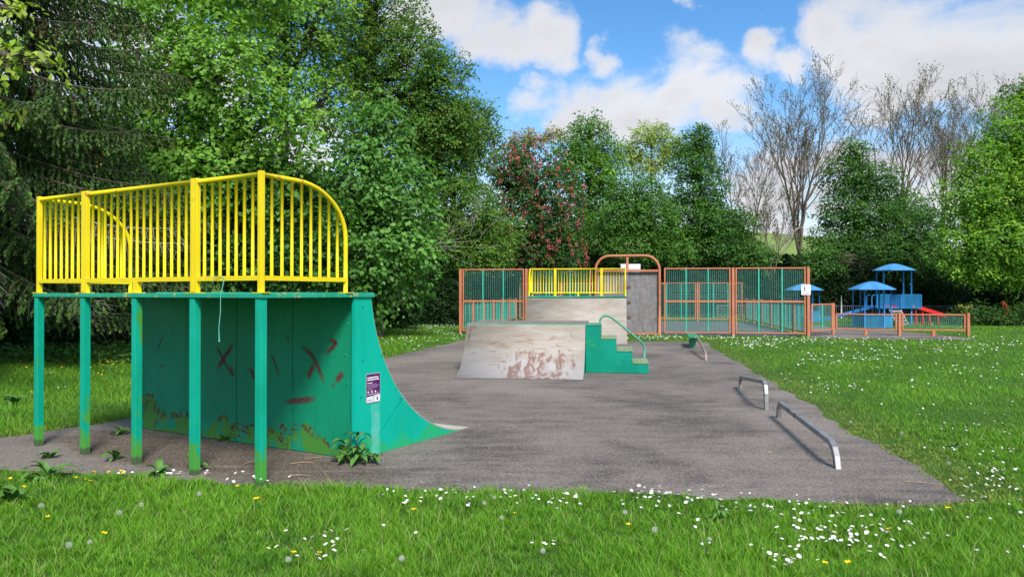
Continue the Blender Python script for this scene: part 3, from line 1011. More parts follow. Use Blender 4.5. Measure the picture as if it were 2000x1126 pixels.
A, B = Vector((2.96, 6.73, 0)), Vector((3.42, 9.5, 0))
d = (B - A).normalized()
U = Vector((0, 0, 1))
grind('long low steel grind rail closest to the camera on the right edge of the pad',
      [A - U * .02, A + d * .05 + U * .10, A + d * .11 + U * .165, A + d * .22 + U * .20, A + d * .3 + U * .205, B - d * .2 + U * .205, B - d * .10 + U * .19, B - d * .04 + U * .14, B + U * -.02], .027, M_steel)
A, B = Vector((3.48, 10.13, 0)), Vector((3.83, 12.4, 0))
d = (B - A).normalized()
grind('sloping steel grind rail behind the long low one, taller at its near end',
      [A - U * .02, A + d * .02 + U * .22, A + d * .06 + U * .32, A + d * .16 + U * .365, A + d * .24 + U * .36, B - d * .12 + U * .20, B - d * .04 + U * .175, B - d * .01 + U * .13, B - U * .02], .027, M_steel)
A, B = Vector((4.62, 17.6, 0)), Vector((5.10, 20.4, 0))
d = (B - A).normalized()
grind('rusty kinked grind rail running down from the green bench',
      [A - U * .02, A + d * .10 + U * .12, A + d * .22 + U * .17, A + d * .5 + U * .19, A + d * 1.6 + U * .30, B - d * .2 + U * .375, B - d * .04 + U * .36, B + U * .28, B - U * .02], .026, M_rustrail)
bn = thing('skate_bench', 'narrow green ledge bench at the far end of the grind rails', 'bench', (5.27, 21.5, 0), R(-11))
MB().box((-.15, -.35, .315), (.15, 1.55, .36)).build('seat', M_benchgreen, bn, .006)
for yy in (0.0, 1.25):
    MB().box((-.07, yy - .04, 0), (.07, yy + .04, .3145)).build('leg', M_benchgreen, bn)

# ------------------------------------------------------------------ court fences
def wires(P, u, w_, zlo, zhi, sp, r):
    """welded wire sheet: crossed square wires"""
    m = MB()
    n = max(2, int(round(w_ / sp)))
    for i in range(1, n):
        c = P + u * (w_ * i / n)
        m.bar((c.x, c.y, zlo), (c.x, c.y, zhi), r)
    k = max(2, int(round((zhi - zlo) / sp)))
    nrm = Vector((u.y, -u.x, 0)) * r * .8
    for j in range(1, k):
        z = zlo + (zhi - zlo) * j / k
        a, b = P + nrm, P + u * w_ + nrm
        m.bar((a.x, a.y, z), (b.x, b.y, z), r)
    return m


def bay(parent, A, B, z0, z1, mid=None, sp=.075, ups=2, gap=.09, wr=.0068, fmat=None, upmat=None):
    fmat = fmat or M_orange
    u = (B - A).normalized()
    w_ = (B - A).length
    P, Q = A + u * gap, B - u * gap
    W = w_ - 2 * gap
    f = MB()
    t = .05
    for c in (P + u * t / 2, Q - u * t / 2):
        f.bar((c.x, c.y, z0), (c.x, c.y, z1), t)
    for z in ([z0 + t / 2, z1 - t / 2] + ([mid] if mid else [])):
        a, b = P + u * t, Q - u * t
        f.bar((a.x, a.y, z), (b.x, b.y, z), t, t if z != mid else .075)
    fr = f.build('bay_frame', fmat, parent)
    nrm = Vector((u.y, -u.x, 0))
    for i in range(ups):
        c = P + u * (W * (i + 1) / (ups + 1)) + nrm * 0.012
        for za, zb in (((z0 + t, mid - .038), (mid + .038, z1 - t)) if mid else ((z0 + t, z1 - t),)):
            MB().bar((c.x, c.y, za), (c.x, c.y, zb), .045, .03).build('upright', upmat or M_upright, parent)
    for za, zb in (((z0 + t, mid - .038), (mid + .038, z1 - t)) if mid else ((z0 + t, z1 - t),)):
        wires(P + u * t - nrm * .02, u, W - 2 * t, za, zb, sp, wr).build('mesh_panel', M_mesh, parent)
    # hinge lugs
    lg = MB()
    for c, s in ((A, 1), (B, -1)):
        for z in (z0 + .25 * (z1 - z0), z0 + .75 * (z1 - z0)):
            a, b = c + u * s * .04, c + u * s * (gap + .002)
            lg.bar((a.x, a.y, z), (b.x, b.y, z), .03)
    lg.build('fixing_lug', fmat, parent)


def fpost(parent, c, h, wdt=.1, mat=None):
    o = MB().box((c.x - wdt / 2, c.y - wdt / 2, 0), (c.x + wdt / 2, c.y + wdt / 2, h)).build('post', mat or M_orange, parent, .006)
    return o


def wthing(name, label, cat, at_, group=None):
    """a thing whose parts are written in world coordinates"""
    return thing(name, label, cat, (0, 0, 0), 0, group)


FH_ = 2.55
lp = [0, 2.674, 5.363, 7.776, 10.457, 13.09]
FP = [CR - FU * l for l in lp]
f1 = wthing('court_fence', 'tall orange framed mesh fence on the right of the goal wall', 'fence', None, 'court fences')
for p in FP[:2]: fpost(f1, p, FH_)
bay(f1, FP[1], FP[0], .10, FH_, 1.29)
bay(f1, FP[2] + FU * .08, FP[1], .10, FH_, 1.29)
f2 = wthing('court_fence', 'tall orange framed mesh fence on the left of the goal wall', 'fence', None, 'court fences')
for p in FP[4:]: fpost(f2, p, FH_)
bay(f2, FP[4], FP[3] - FU * .08, .10, FH_, 1.29)
bay(f2, FP[5], FP[4], .10, FH_, 1.29)
f3 = wthing('court_fence', 'low orange and green mesh fence along the right side of the court', 'fence', None, 'court fences')
f4 = wthing('court_fence', 'low orange and green mesh fence along the left side of the court', 'fence', None, 'court fences')
for f, base in ((f3, CR), (f4, FP[5])):
    for i in range(6):
        a, b = base + FV * (2.42 * i), base + FV * (2.42 * (i + 1))
        if i == 0: a = base + FV * .06
        bay(f, a, b, .12, 1.25, None, ups=2)
        if i < 5 or True: fpost(f, b, 1.28)
f5 = wthing('court_fence', 'orange and green mesh fence across the far end of the court', 'fence', None, 'court fences')
FB = [CR + FV * 14.55 - FU * l for l in (0.12, 2.67, 5.3, 7.9, 10.45, 12.97)]
for p in FB[1:5]: fpost(f5, p, 2.22)
for a, b in zip(FB[1:], FB[:-1]): bay(f5, a, b, .12, 2.2, None, sp=.085, ups=2)

# goal wall
gw = wthing('goal_wall', 'grey stained goal board in an arched orange frame', 'goal', None)
gr_, gl_ = FP[2], FP[3]
m = MB(); m.smooth = True
pts = []
gu = (gr_ - gl_)
GW = gu.length
rad = .55
for i in range(9):
    a = math.pi * (1 - i / 16)
    pts.append((rad + rad * math.cos(a), 2.47 + rad * math.sin(a)))
for i in range(8, 17):
    a = math.pi * (1 - i / 16)
    pts.append((GW - rad + rad * math.cos(a), 2.47 + rad * math.sin(a)))
pts = [(0, 0)] + [(0, 1.2)] + pts + [(GW, 1.2), (GW, 0)]
u_ = gu.normalized()
m.tube([(gl_.x + u_.x * x, gl_.y + u_.y * x, z) for x, z in pts], .052, 10)
m.build('arch_frame', M_orange, gw)
a, b = gl_ + u_ * .053, gr_ - u_ * .053
MB().bar((a.x, a.y, 2.45), (b.x, b.y, 2.45), .07, .08).build('crossbar', M_orange, gw)
c = gl_ + u_ * GW / 2
MB().bar((c.x, c.y, 2.49), (c.x, c.y, 2.97), .09, .06).build('strut', M_orange, gw)
pa, pb = gl_ + u_ * .06 + FV * .10, gr_ - u_ * .06 + FV * .10
mid_ = (pa + pb) / 2
for i in range(2):
    a, b = pa.lerp(pb, i / 2) + u_ * .003, pa.lerp(pb, (i + 1) / 2) - u_ * .003
    MB().bar((a.x, a.y, 1.23), (b.x, b.y, 1.23), .03, 2.34).build('goal_board', M_boardgrey, gw)
a, b = pa - FV * .05, pb - FV * .05
MB().bar((a.x, a.y, .06), (b.x, b.y, .06), .05, .06).build('bottom_rail', M_orange, gw)
for z in (1.83, 1.25, .68):
    c = mid_ - FV * .03
    MB().bar((c.x - .02, c.y, z), (c.x + .13, c.y - .02, z), .02, .09).build('bracket', M_dirt, gw)
bb = gl_ + u_ * (GW / 2 + .02) + FV * .55
o = MB().bar((bb.x - .38 + .1, bb.y, 2.42), (bb.x + .38 + .1, bb.y - .05, 2.42), .03, .62).build('backboard', M_white)
tag(o, 'white basketball backboard showing above the grey goal board', 'backboard')
bk = MB(); bk.bar((bb.x + .1, bb.y - .05, 2.44), (bb.x + .1, bb.y - .47, 2.44), .05).build('bracket', M_orange, o)

# sign on the corner post
sg = thing('court_sign', 'small white notice with black pictogram on the orange corner post', 'sign', (CR.x, CR.y - .053, 0), -AF)
MB().prism(rrect(-.26, .07, 1.53, 1.92, .02), 'y', -.008, -.002).build('sign_plate', M_white, sg)
MB().prism([(-.165, 1.68), (-.125, 1.68), (-.115, 1.72), (-.14, 1.73), (-.14, 1.76), (-.125, 1.78), (-.14, 1.86), (-.152, 1.86), (-.165, 1.78)][::-1], 'y', -.0095, -.0082).build('pictogram', M_black, sg)
for i, z in enumerate((1.885, 1.62, 1.60, 1.58, 1.56)):
    MB().box((-.22, -.0095, z), (.02 - .03 * (i % 2), -.0082, z + .007)).build('text_line', M_faint, sg)

# playground fence to the right of the court
pf = wthing('playground_fence', 'low orange mesh fence with posts in front of the blue play huts', 'fence', None)
q1, q2, q3 = Vector((*gp(1627, 652.5), 0)), Vector((*gp(1756, 655), 0)), Vector((*gp(1890, 656), 0))
fpost(pf, q1, 1.21); fpost(pf, q2, .86); fpost(pf, q3, .86)
bay(pf, CR + Vector((.12, .1, 0)), q1, .18, 1.2, None, ups=1)
bay(pf, q1, q2, .2, .82, None, ups=0)
bay(pf, q2, q3, .2, .82, None, ups=0)
for a, b in ((q1, q2), (q2, q3)):
    c = (a + b) / 2
    MB().box((c.x - .06, c.y - .03, 0), (c.x + .06, c.y + .03, .2)).build('foot', M_orange, pf)

# ------------------------------------------------------------------ play equipment
def dome_roof(parent, c, rad, z0, z1, mat, n=8, rot=0.2):
    m = MB(); m.smooth = False
    rings = [(1.0, 0.0), (.985, .11), (.66, .50), (.36, .81), (.13, .97)]
    H = z1 - z0
    for f, h in rings:
        for j in range(n):
            a = rot + 2 * math.pi * j / n
            m.v.append((c[0] + rad * f * math.cos(a), c[1] + rad * f * math.sin(a), z0 + H * h))
    for i in range(len(rings) - 1):
        for j in range(n):
            m.f.append((i * n + j, i * n + (j + 1) % n, (i + 1) * n + (j + 1) % n, (i + 1) * n + j)); m.mi.append(0); m.sm.append(False)
    m.v.append((c[0], c[1], z1)); k = len(m.v) - 1
    for j in range(n):
        m.f.append(((len(rings) - 1) * n + j, (len(rings) - 1) * n + (j + 1) % n, k)); m.mi.append(0); m.sm.append(False)
    m.f.append(tuple(range(n))[::-1]); m.mi.append(0); m.sm.append(False)
    return m.build('roof', mat, parent)


def slat_panel(parent, a, b, z0, z1, name='mesh_panel'):
    """framed panel of close bars"""
    a, b = Vector((*a, 0)), Vector((*b, 0))
    u = (b - a).normalized(); L = (b - a).length
    m = MB()
    for z in (z0, z1):
        m.bar((a.x, a.y, z), (b.x, b.y, z), .045)
    for c in (a, b):
        m.bar((c.x, c.y, z0), (c.x, c.y, z1), .045)
    n = int(L / .035)
    for i in range(1, n):
        c = a + u * (L * i / n)
        m.bar((c.x, c.y, z0 + .02), (c.x, c.y, z1 - .02), .022, .01)
    return m.build(name, M_bluemesh, parent)


def hut(label, px, D, group):
    X = (px - 1000) / FPX * D
    t = thing('play_hut', label, 'play hut', (X, D, 0), R(12), group)
    dome_roof(t, (0, 0), 1.04, 1.75, 2.14, M_blueroof, 8, R(22.5))
    pr = .80
    ang = [R(30 + 60 * i) for i in range(6)]
    P = [(pr * math.cos(a), pr * math.sin(a)) for a in ang]
    for x, y in P:
        m = MB(); m.smooth = True
        m.tube([(x, y, 0), (x, y, 1.76)], .035, 8); m.build('post', M_blue, t)
    for i in range(6):
        if i == 1: continue
        a, b = P[i], P[(i + 1) % 6]
        slat_panel(t, a, b, .06, .60)
    return t


hut('blue roofed play hut with mesh sides in front of the tall tower', 1703, 34.0, 'blue roofed play huts')
hut('blue roofed play hut partly behind the white sign on the court corner', 1570, 41.5, 'blue roofed play huts')

TX, TY = (1745 - 1000) / FPX * 37.7, 37.7
tw = thing('play_tower', 'tall blue play tower with domed roof, grey steps and red slide', 'play tower', (TX, TY, 0), R(-12))
dome_roof(tw, (0, 0), 1.0, 2.74, 3.10, M_blueroof, 8, R(22.5))
for x, y in ((-.64, -.64), (.64, -.64), (-.64, .64), (.64, .64)):
    m = MB(); m.smooth = True
    m.tube([(x, y, 0), (x, y, 2.75)], .042, 8); m.build('post', M_blue, tw)
MB().box((-1.0, -.75, .82), (1.0, .75, .88)).build('platform', M_blue, tw)
slat_panel(tw, (-.98, -.78), (-.35, -.78), .86, 1.52)
slat_panel(tw, (.12, -.78), (1.05, -.78), .86, 1.52)
slat_panel(tw, (-.6, .78), (1.0, .78), .86, 1.5)
slat_panel(tw, (1.05, -.7), (1.05, .1), .86, 1.5)
m = MB(); m.smooth = True
m.tube([(-1.2, -.7, .86), (-1.2, -.7, 1.42), (-1.13, -.7, 1.5), (-1.0, -.7, 1.5)], .025, 6)
m.build('grab_rail', M_blue, tw)
m = MB(); m.smooth = True
m.tube([(-1.2, .3, .86), (-1.2, .3, 1.42), (-1.13, .3, 1.5), (-1.0, .3, 1.5)], .025, 6)
m.build('grab_rail', M_blue, tw)
st = MB()
for i in range(5):
    z = .82 * (5 - i) / 5.5
    st.box((-.40, -1.02 - .24 * i, z - .09), (.08, -.80 - .24 * i, z))
st.build('steps', M_stepgrey, tw)
m = MB()
for s in (-.42, .10):
    m.bar((s, -.80, .72), (s, -2.02, .03), .04, .16)
m.build('stringer', M_stepgrey, tw)
m = MB()      # blue chute to the left
m.bar((-1.0, -.2, .86), (-3.35, .55, .10), .42, .05)
for s in (-.22, .22):
    m.bar((-1.0, -.2 + s, .93), (-3.35, .55 + s, .17), .04, .12)
m.build('chute', M_blue, tw)
sl_ = MB()    # red slide to the right
sl_.bar((1.06, .35, .84), (2.35, .45, .42), .5, .05)
for s in (-.27, .27):
    sl_.bar((1.06, .35 + s, .92), (2.35, .45 + s, .50), .05, .17)
sl_.bar((2.33, .45, .44), (2.62, .47, .36), .5, .05)
so_ = sl_.build('slide', M_red, tw)
for f in (.06, .3, .55, .85):
    x = 1.06 + 1.29 * f
    z = .82 - .42 * f
    for s in (-.2, .2):
        MB().bar((x, .38 + s, 0.0), (x - .05, .38 + s, z), .05).build('slide_leg', M_red, so_)
m = MB()
m.bar((.15, .1, .84), (.15, .1, .30), .05); m.bar((.55, .0, .84), (.35, -.6, .25), .06); m.bar((-.35, .6, .95), (.3, .6, .90), .1)
m.build('red_frame', M_red, tw)

# grey railing behind the playground
gf = wthing('metal_railing', 'grey vertical bar railing behind the playground', 'railing', None)
A, B = Vector((13.2, 47.5, 0)), Vector((27.4, 46.0, 0))
u = (B - A).normalized(); L = (B - A).length
m = MB()
for z in (.12, .80):
    m.bar((A.x, A.y, z), (B.x, B.y, z), .04)
m.build('rail', M_grey, gf)
m = MB()
n = int(L / .13)
for i in range(n):
    c = A + u * (L * i / n)
    m.bar((c.x, c.y, .12), (c.x, c.y, .80), .022)
m.build('bars', M_grey, gf)
for i in range(7):
    fpost(gf, A + u * (L * i / 6), .86, .06, M_grey)
m = MB()
gt = thing('railing_gate', 'taller grey gate at the right end of the playground railing', 'gate', (27.5, 45.6, 0), R(-6))
for x in (0, 1.2): m.bar((x, 0, 0), (x, 0, 1.0), .06)
m.build('gate_post', M_grey, gt)
m = MB()
for z in (.12, .93): m.bar((0.03, 0, z), (1.17, 0, z), .04)
for i in range(1, 10): m.bar((1.2 * i / 10, 0, .13), (1.2 * i / 10, 0, .92), .022)
m.build('gate_bars', M_grey, gt)
m = MB(); m.smooth = True
p = at(1643, 622, 46.5)
m.tube([(p.x, p.y, 0), (p.x, p.y, 1.45)], .04, 8)
tag(m.build('white_post', M_white), 'thin white post standing at the grey railing left of the huts', 'post')
# red bent marker, tape
rm = thing('red_marker', 'bent red plastic panel on a post standing in the far right bushes', 'marker', (*[(1962 - 1000) / FPX * 38.6, 38.6], 0))
m = MB(); m.bar((0, 0, 0), (.08, 0, .72), .13, .10); m.build('post', M_red, rm)
m = MB(); m.bar((.11, 0, .68), (.10, 0, .98), .12, .10, (0, 1, 0)); m.bar((.12, 0, .92), (-.14, 0, 1.17), .05, .10, (0, 1, 0)); m.bar((-.13, 0, 1.16), (-.10, 0, .85), .03, .08, (0, 1, 0)); m.build('panel', M_red, rm)
tp = thing('hazard_tape', 'yellow and black hazard tape strung from a stick by the far bushes', 'tape', (*[(1885 - 1000) / FPX * 38.0, 38.0], 0))
m = MB(); m.bar((.36, 0, 0), (.33, 0, 1.02), .035); m.build('stick', M_stick, tp)
m = MB()
tpts = [(-.36, 0, .98), (-.28, .02, .80), (-.22, 0, .98), (-.1, .02, .86), (.02, 0, .92), (.1, .02, .80), (.18, 0, .95), (.26, .02, .90), (.37, 0, 1.0)]
for a, b in zip(tpts[:-1], tpts[1:]): m.bar(a, b, .012, .07)
m.build('tape_strip', M_tape, tp)

# ------------------------------------------------------------------ vegetation
def unit(v):
    return v / (np.linalg.norm(v, axis=-1, keepdims=True) + 1e-9)


def leaf_arrays(P, ax, nr, size, asp=0.62, fold=0.18):
    """folded diamond leaves: base, left, tip, right"""
    ax = unit(ax)
    sd_ = unit(np.cross(nr, ax))
    nn = np.cross(ax, sd_)
    s = size[:, None]
    b = P - ax * s * 0.5
    tip = P + ax * s * 0.5
    mid = P + ax * s * 0.02
    l = mid + sd_ * s * asp * 0.5 + nn * s * fold
    r_ = mid - sd_ * s * asp * 0.5 + nn * s * fold
    V = np.stack([b, l, tip, r_], 1).reshape(-1, 3)
    k = np.arange(len(P))[:, None] * 4
    F = np.concatenate([k + np.array([[0, 2, 1]]), k + np.array([[0, 3, 2]])], 0)
    return V, F


def lump(d, seed):
    r_ = np.random.default_rng(seed)
    out = np.zeros(len(d))
    for k in range(6):
        w_ = r_.normal(size=3) * (2.0 + 1.2 * k)
        out += np.sin(d @ w_ * 1.6 + r_.uniform(0, 6.28)) / (1 + 0.5 * k)
    return out / 2.2


def branch_tube(m, p, q, r0, r1, sag, rr, n=5, seg=5):
    p, q = Vector(p), Vector(q)
    pts, rad = [], []
    L = (q - p).length
    off = Vector((rr.uniform(-1, 1), rr.uniform(-1, 1), rr.uniform(-.4, .4))) * L * 0.08
    for i in range(seg + 1):
        f = i / seg
        c = p.lerp(q, f) + off * math.sin(f * math.pi) + Vector((0, 0, sag * L * math.sin(f * math.pi)))
        pts.append(c); rad.append(r0 + (r1 - r0) * f)
    m.tube(pts, rad, n)
    return pts


def broadleaf(name, label, cat, trunk, lobes, D, leaf, pal, dens=1.0, seed=1, trunk_r=.16, airy=0.0, group=None, k_leaf=12, mat=None, asp=.74,
              flowers=None, ivy=0.0, bark=None, limbs=46, depth=.9, droop=0.0, upness=.6, stems=1, shrub=1.0):
    """tree or shrub; lobes are crown ellipses (px, py, rx, ry, metres nearer(-)/farther(+)) at distance D"""
    rs = np.random.default_rng(seed); rr = random.Random(seed)
    tx = (trunk - 1000) / FPX * D
    t = thing(name, label, cat, (tx, D, 0), 0, group)
    m = MB(); m.smooth = True
    Ps, As, Ns, Ss, Cs = [], [], [], [], []
    pal = np.array(pal) * (LEAFK if cat == 'tree' else shrub)  # bush colours kept darker than trees to stand in for shade under crowns
    if D > 35: leaf *= .84
    cents = []
    for (px, py, rx, ry, dd) in lobes:
        c = at(px, py, D + dd)
        sc = (D + dd) / FPX
        if D > 44.5 and cat == 'tree': rx, ry = rx * .87, ry * .90
        rad = np.array([rx * sc, depth * min(rx, ry * 1.3) * sc, ry * sc])
        cents.append((c, rad))
    zc = [c.z for c, _ in cents]
    top = max(c.z + r[2] * .4 for c, r in cents)
    cx = sum(c.x * r[0] for c, r in cents) / sum(r[0] for c, r in cents)
    cy = sum(c.y * r[0] for c, r in cents) / sum(r[0] for c, r in cents)
    lean = Vector(((cx - tx) * .6, (cy - D) * .6, 0))
    def trunk_at(z):
        f = max(0, min(1, z / top))
        return Vector((tx + lean.x * f * f + .12 * math.sin(f * 5 + seed), D + lean.y * f * f + .1 * math.sin(f * 4 + seed * 2), z))
    for s_ in range(stems):
        o_ = Vector((rr.uniform(-.5, .5), rr.uniform(-.4, .4), 0)) if s_ else Vector()
        m.tube([trunk_at(top * i / 10) + o_ * (1 + .6 * i / 10) for i in range(11)], [trunk_r * (1.25 if i == 0 else 1) * (1 - .085 * i) for i in range(11)], 9)
    for li, (c, rad) in enumerate(cents):
        area = (rad[0] * rad[2] + rad[0] * rad[1] + rad[1] * rad[2]) * 4.19
        n = max(8, int(dens * area / (leaf * 5) ** 2 * 8.4))
        d = unit(rs.normal(size=(n, 3)))
        keep = (d[:, 1] < .2) | (rs.random(n) < .2)
        d = d[keep]; n = len(d)
        f = (1 - airy * .25) * (0.36 + 0.69 * rs.random(n) ** 0.5) * (1 + .30 * lump(d, seed * 31 + li))
        ctr = np.array(c) + d * rad * f[:, None]
        ctr[:, 2] = np.maximum(ctr[:, 2], .12 + .3 * rs.random(n))
        outw = unit(d / rad)
        hor = outw * np.array([1, 1, .25])
        axis = unit(hor + rs.normal(size=(n, 3)) * .45 + np.array([0, 0, -.12 - droop]))
        nrm = unit(outw * .7 + np.array([0, 0, upness]) + rs.normal(size=(n, 3)) * .28)
        side = unit(np.cross(nrm, axis))
        br = (0.78 + 0.44 * rs.random(n))[:, None] * pal[rs.integers(0, len(pal), n)]
        Ls = leaf * 5.0
        for j in range(k_leaf):
            tpos = (rs.random(n) - .5) * Ls * 1.15
            wpos = (rs.random(n) - .5) * Ls * .85
            p = ctr + axis * tpos[:, None] + side * wpos[:, None] + nrm * (rs.normal(size=n) * leaf * .35)[:, None]
            p[:, 2] -= (tpos ** 2 + wpos ** 2) / (Ls * 1.6) * (0.6 + droop)
            a = axis * .8 + side * (np.sign(wpos) * .7)[:, None] + rs.normal(size=(n, 3)) * .4 + np.array([0, 0, -.25 - droop])
            nn = nrm + rs.normal(size=(n, 3)) * .24
            Ps.append(p); As.append(a); Ns.append(nn)
            Ss.append(leaf * (.65 + .7 * rs.random(n)))
            Cs.append(br * (0.9 + .2 * rs.random((n, 1))))
        # limbs
        tz = max(.3 * c.z, c.z - rad[2] * .9)
        st_ = trunk_at(min(tz, top))
        cc = c + Vector((0, 0, rad[2] * .1))
        r1_ = trunk_r * .42
        branch_tube(m, st_, cc, trunk_r * .62, r1_ * .7, .10, rr, 6)
        pick = rs.choice(n, min(n, limbs), replace=False) if n else []
        for i in pick:
            q = Vector(ctr[i])
            s0 = st_.lerp(cc, rr.uniform(.35, 1.0))
            branch_tube(m, s0, q, r1_ * .38, .008, rr.uniform(-.02, .12), rr, 3, 4)
    if ivy > 0:                      # ivy sleeve round the trunk
        n = int(2600 * ivy)
        z = rs.random(n) * top * ivy + .3
        a = rs.random(n) * 6.283
        base = np.array([list(trunk_at(v)) for v in z])
        rad_ = trunk_r + .12 + .38 * rs.random(n) * (0.7 + .5 * np.sin(z * 2.1 + seed))
        o_ = np.stack([np.cos(a), np.sin(a), np.zeros(n)], 1)
        Ps.append(base + o_ * rad_[:, None]); As.append(o_ * .4 + np.array([0, 0, -.8]) + rs.normal(size=(n, 3)) * .4); Ns.append(o_ + np.array([0, 0, .5]) + rs.normal(size=(n, 3)) * .4)
        Ss.append(np.full(n, .17)); Cs.append(np.array([.034, .085, .02]) * (.7 + .6 * rs.random((n, 1))))
    P, A, N_, S_, C_ = map(np.concatenate, (Ps, As, Ns, Ss, Cs))
    V, F = leaf_arrays(P, A, N_, S_, asp)
    off = np.array([tx, D, 0])
    me = arrays_mesh('crown', V - off, F, np.repeat(C_, 4, 0), mat or M_leaf)
    link_mesh('crown', me, t)
    for i, v in enumerate(m.v): m.v[i] = (v[0] - tx, v[1] - D, v[2])
    m.build('trunk', bark or M_bark, t)
    if flowers:
        nfl, fcol = flowers
        idx = []
        fp = []
        for c, rad in cents:
            n = int(nfl * rad[0] * rad[2])
            d = unit(rs.normal(size=(n * 3, 3)))
            d = d[(d[:, 1] < .2)][:n]
            f = .92 + .16 * rs.random(len(d)) + .3 * lump(d, seed * 31 + cents.index((c, rad)))
            fp.append(np.array(c) + d * rad * f[:, None])
        fp = np.concatenate(fp); n = len(fp)
        FV_, FF_, FC_ = [], [], []
        for j in range(11):              # upright candle of small florets
            h = j / 11
            a = rs.random(n) * 6.283
            o_ = np.stack([np.cos(a), np.sin(a), .3 * np.ones(n)], 1)
            p = fp + np.stack([np.zeros(n), np.zeros(n), np.full(n, h * .26)], 1) + o_ * (.075 * (1 - h * .8))
            v, f_ = leaf_arrays(p, o_ + rs.normal(size=(n, 3)) * .3, rs.normal(size=(n, 3)) + np.array([0, -.6, .6]), np.full(n, .125), .8)
            FF_.append(f_ + sum(len(x) for x in FV_)); FV_.append(v)
            FC_.append(np.repeat(np.array(fcol) * (.75 + .5 * rs.random((n, 1))), 4, 0))
        me = arrays_mesh('blossom', np.concatenate(FV_) - off, np.concatenate(FF_), np.concatenate(FC_), M_petal)
        link_mesh('blossom', me, t)
    return t


LEAFK = 2.15
G_BRIGHT = [(.075, .165, .022), (.095, .19, .026), (.06, .14, .02)]
G_MID = [(.045, .115, .017), (.055, .132, .02), (.038, .098, .015)]
G_MAPLE = [(.055, .135, .026), (.072, .16, .032), (.045, .115, .022)]
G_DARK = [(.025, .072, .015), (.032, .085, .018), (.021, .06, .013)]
G_OLIVE = [(.07, .125, .019), (.088, .15, .024), (.06, .11, .017)]
G_PALE = [(.17, .23, .06), (.20, .26, .07), (.14, .2, .05)]
G_LIME = [(.10, .20, .018), (.125, .23, .022), (.085, .17, .016)]
WOOD = 'trees along the left edge of the field'
BACK = 'trees behind the court'

# left wood, front to back
broadleaf('maple_tree', 'bright green maple rising behind the left half of the yellow railing', 'tree', 380,
          [(330, 90, 130, 150, 0), (430, 150, 130, 140, -.6), (300, 260, 120, 110, .5), (470, -60, 150, 130, .8), (400, 330, 130, 110, 0), (540, 240, 100, 110, -.3), (290, -60, 110, 110, 1)],
          24, .17, [(.095, .19, .028), (.115, .22, .034), (.075, .165, .024)], .72, 11, .17, .3, WOOD)
broadleaf('ivy_tree', 'tall tree with ivy wrapped trunk above the middle of the yellow railing', 'tree', 545,
          [(520, -40, 150, 150, 0), (620, 60, 110, 120, .4), (600, -140, 160, 140, 0), (500, 100, 90, 90, -.5), (640, 200, 90, 90, .3)],
          30, .16, G_BRIGHT + G_OLIVE, .45, 12, .22, .7, WOOD, ivy=.75)
broadleaf('ivy_tree', 'tall open crowned tree with ivy wrapped trunk whose branches fan right into the sky', 'tree', 715,
          [(720, 10, 120, 120, 0), (800, 110, 110, 105, -.3), (870, 160, 70, 80, 0), (760, 200, 110, 100, .4), (680, 120, 90, 110, .8), (850, 260, 90, 80, .3), (740, -110, 110, 90, 0), (890, 230, 60, 50, -.2)],
          36, .15, G_OLIVE + G_MID, .50, 13, .24, .75, WOOD, ivy=.7, limbs=90)
broadleaf('maple_tree', 'dense dark maple with broad leaves right of the yellow railing', 'tree', 735,
          [(735, 280, 75, 90, 0), (700, 380, 110, 90, -.4), (780, 390, 80, 90, -.6), (730, 490, 110, 80, -.8), (660, 470, 90, 90, 0), (790, 500, 65, 70, -.5), (700, 570, 90, 50, -.6)],
          27, .185, G_MAPLE, .9, 14, .14, 0, WOOD, droop=.15)
broadleaf('hawthorn_tree', 'olive green spreading tree between the dark maple and the red flowered tree', 'tree', 890,
          [(890, 270, 75, 75, .5), (850, 330, 90, 80, 0), (930, 260, 55, 70, .8), (900, 400, 90, 70, -.3), (860, 460, 80, 60, -.8), (960, 460, 60, 50, 0), (910, 500, 90, 45, -.8), (840, 240, 60, 70, .6)],
          38, .14, G_OLIVE + G_MID, .85, 15, .2, .2, WOOD, limbs=60)
broadleaf('maple_tree', 'shaded dark green maple behind the near yellow railing', 'tree', 470,
          [(450, 400, 130, 100, 0), (560, 400, 110, 110, -.3), (330, 430, 120, 100, .2), (600, 500, 90, 80, -.3), (480, 500, 130, 80, 0), (350, 520, 120, 70, 0)],
          25, .17, G_DARK + G_MAPLE, .8, 16, .13, 0, WOOD)
# understory and hedge bank on the left
for i, (px, D, ry, rx, py, lab) in enumerate([(40, 20.0, 110, 130, 590, 'dark ivy and nettle bush at the left edge below the railing'),
                                  (170, 21.5, 100, 120, 590, 'dense nettle bush seen between the left green posts'),
                                  (270, 23, 120, 110, 580, 'dark bush behind the third green post'),
                                  (760, 33, 75, 60, 560, 'dark bush on the grass just right of the tall ramp'),
                                  (850, 37, 70, 60, 560, 'dark bush beside the left end of the court fence')]):
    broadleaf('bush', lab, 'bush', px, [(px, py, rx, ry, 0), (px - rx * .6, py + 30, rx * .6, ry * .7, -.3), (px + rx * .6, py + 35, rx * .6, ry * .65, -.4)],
              D, .11 if D < 25 else .13, G_DARK, .85, 40 + i, .04, 0, 'bushes at the foot of the wood', limbs=20, stems=4)
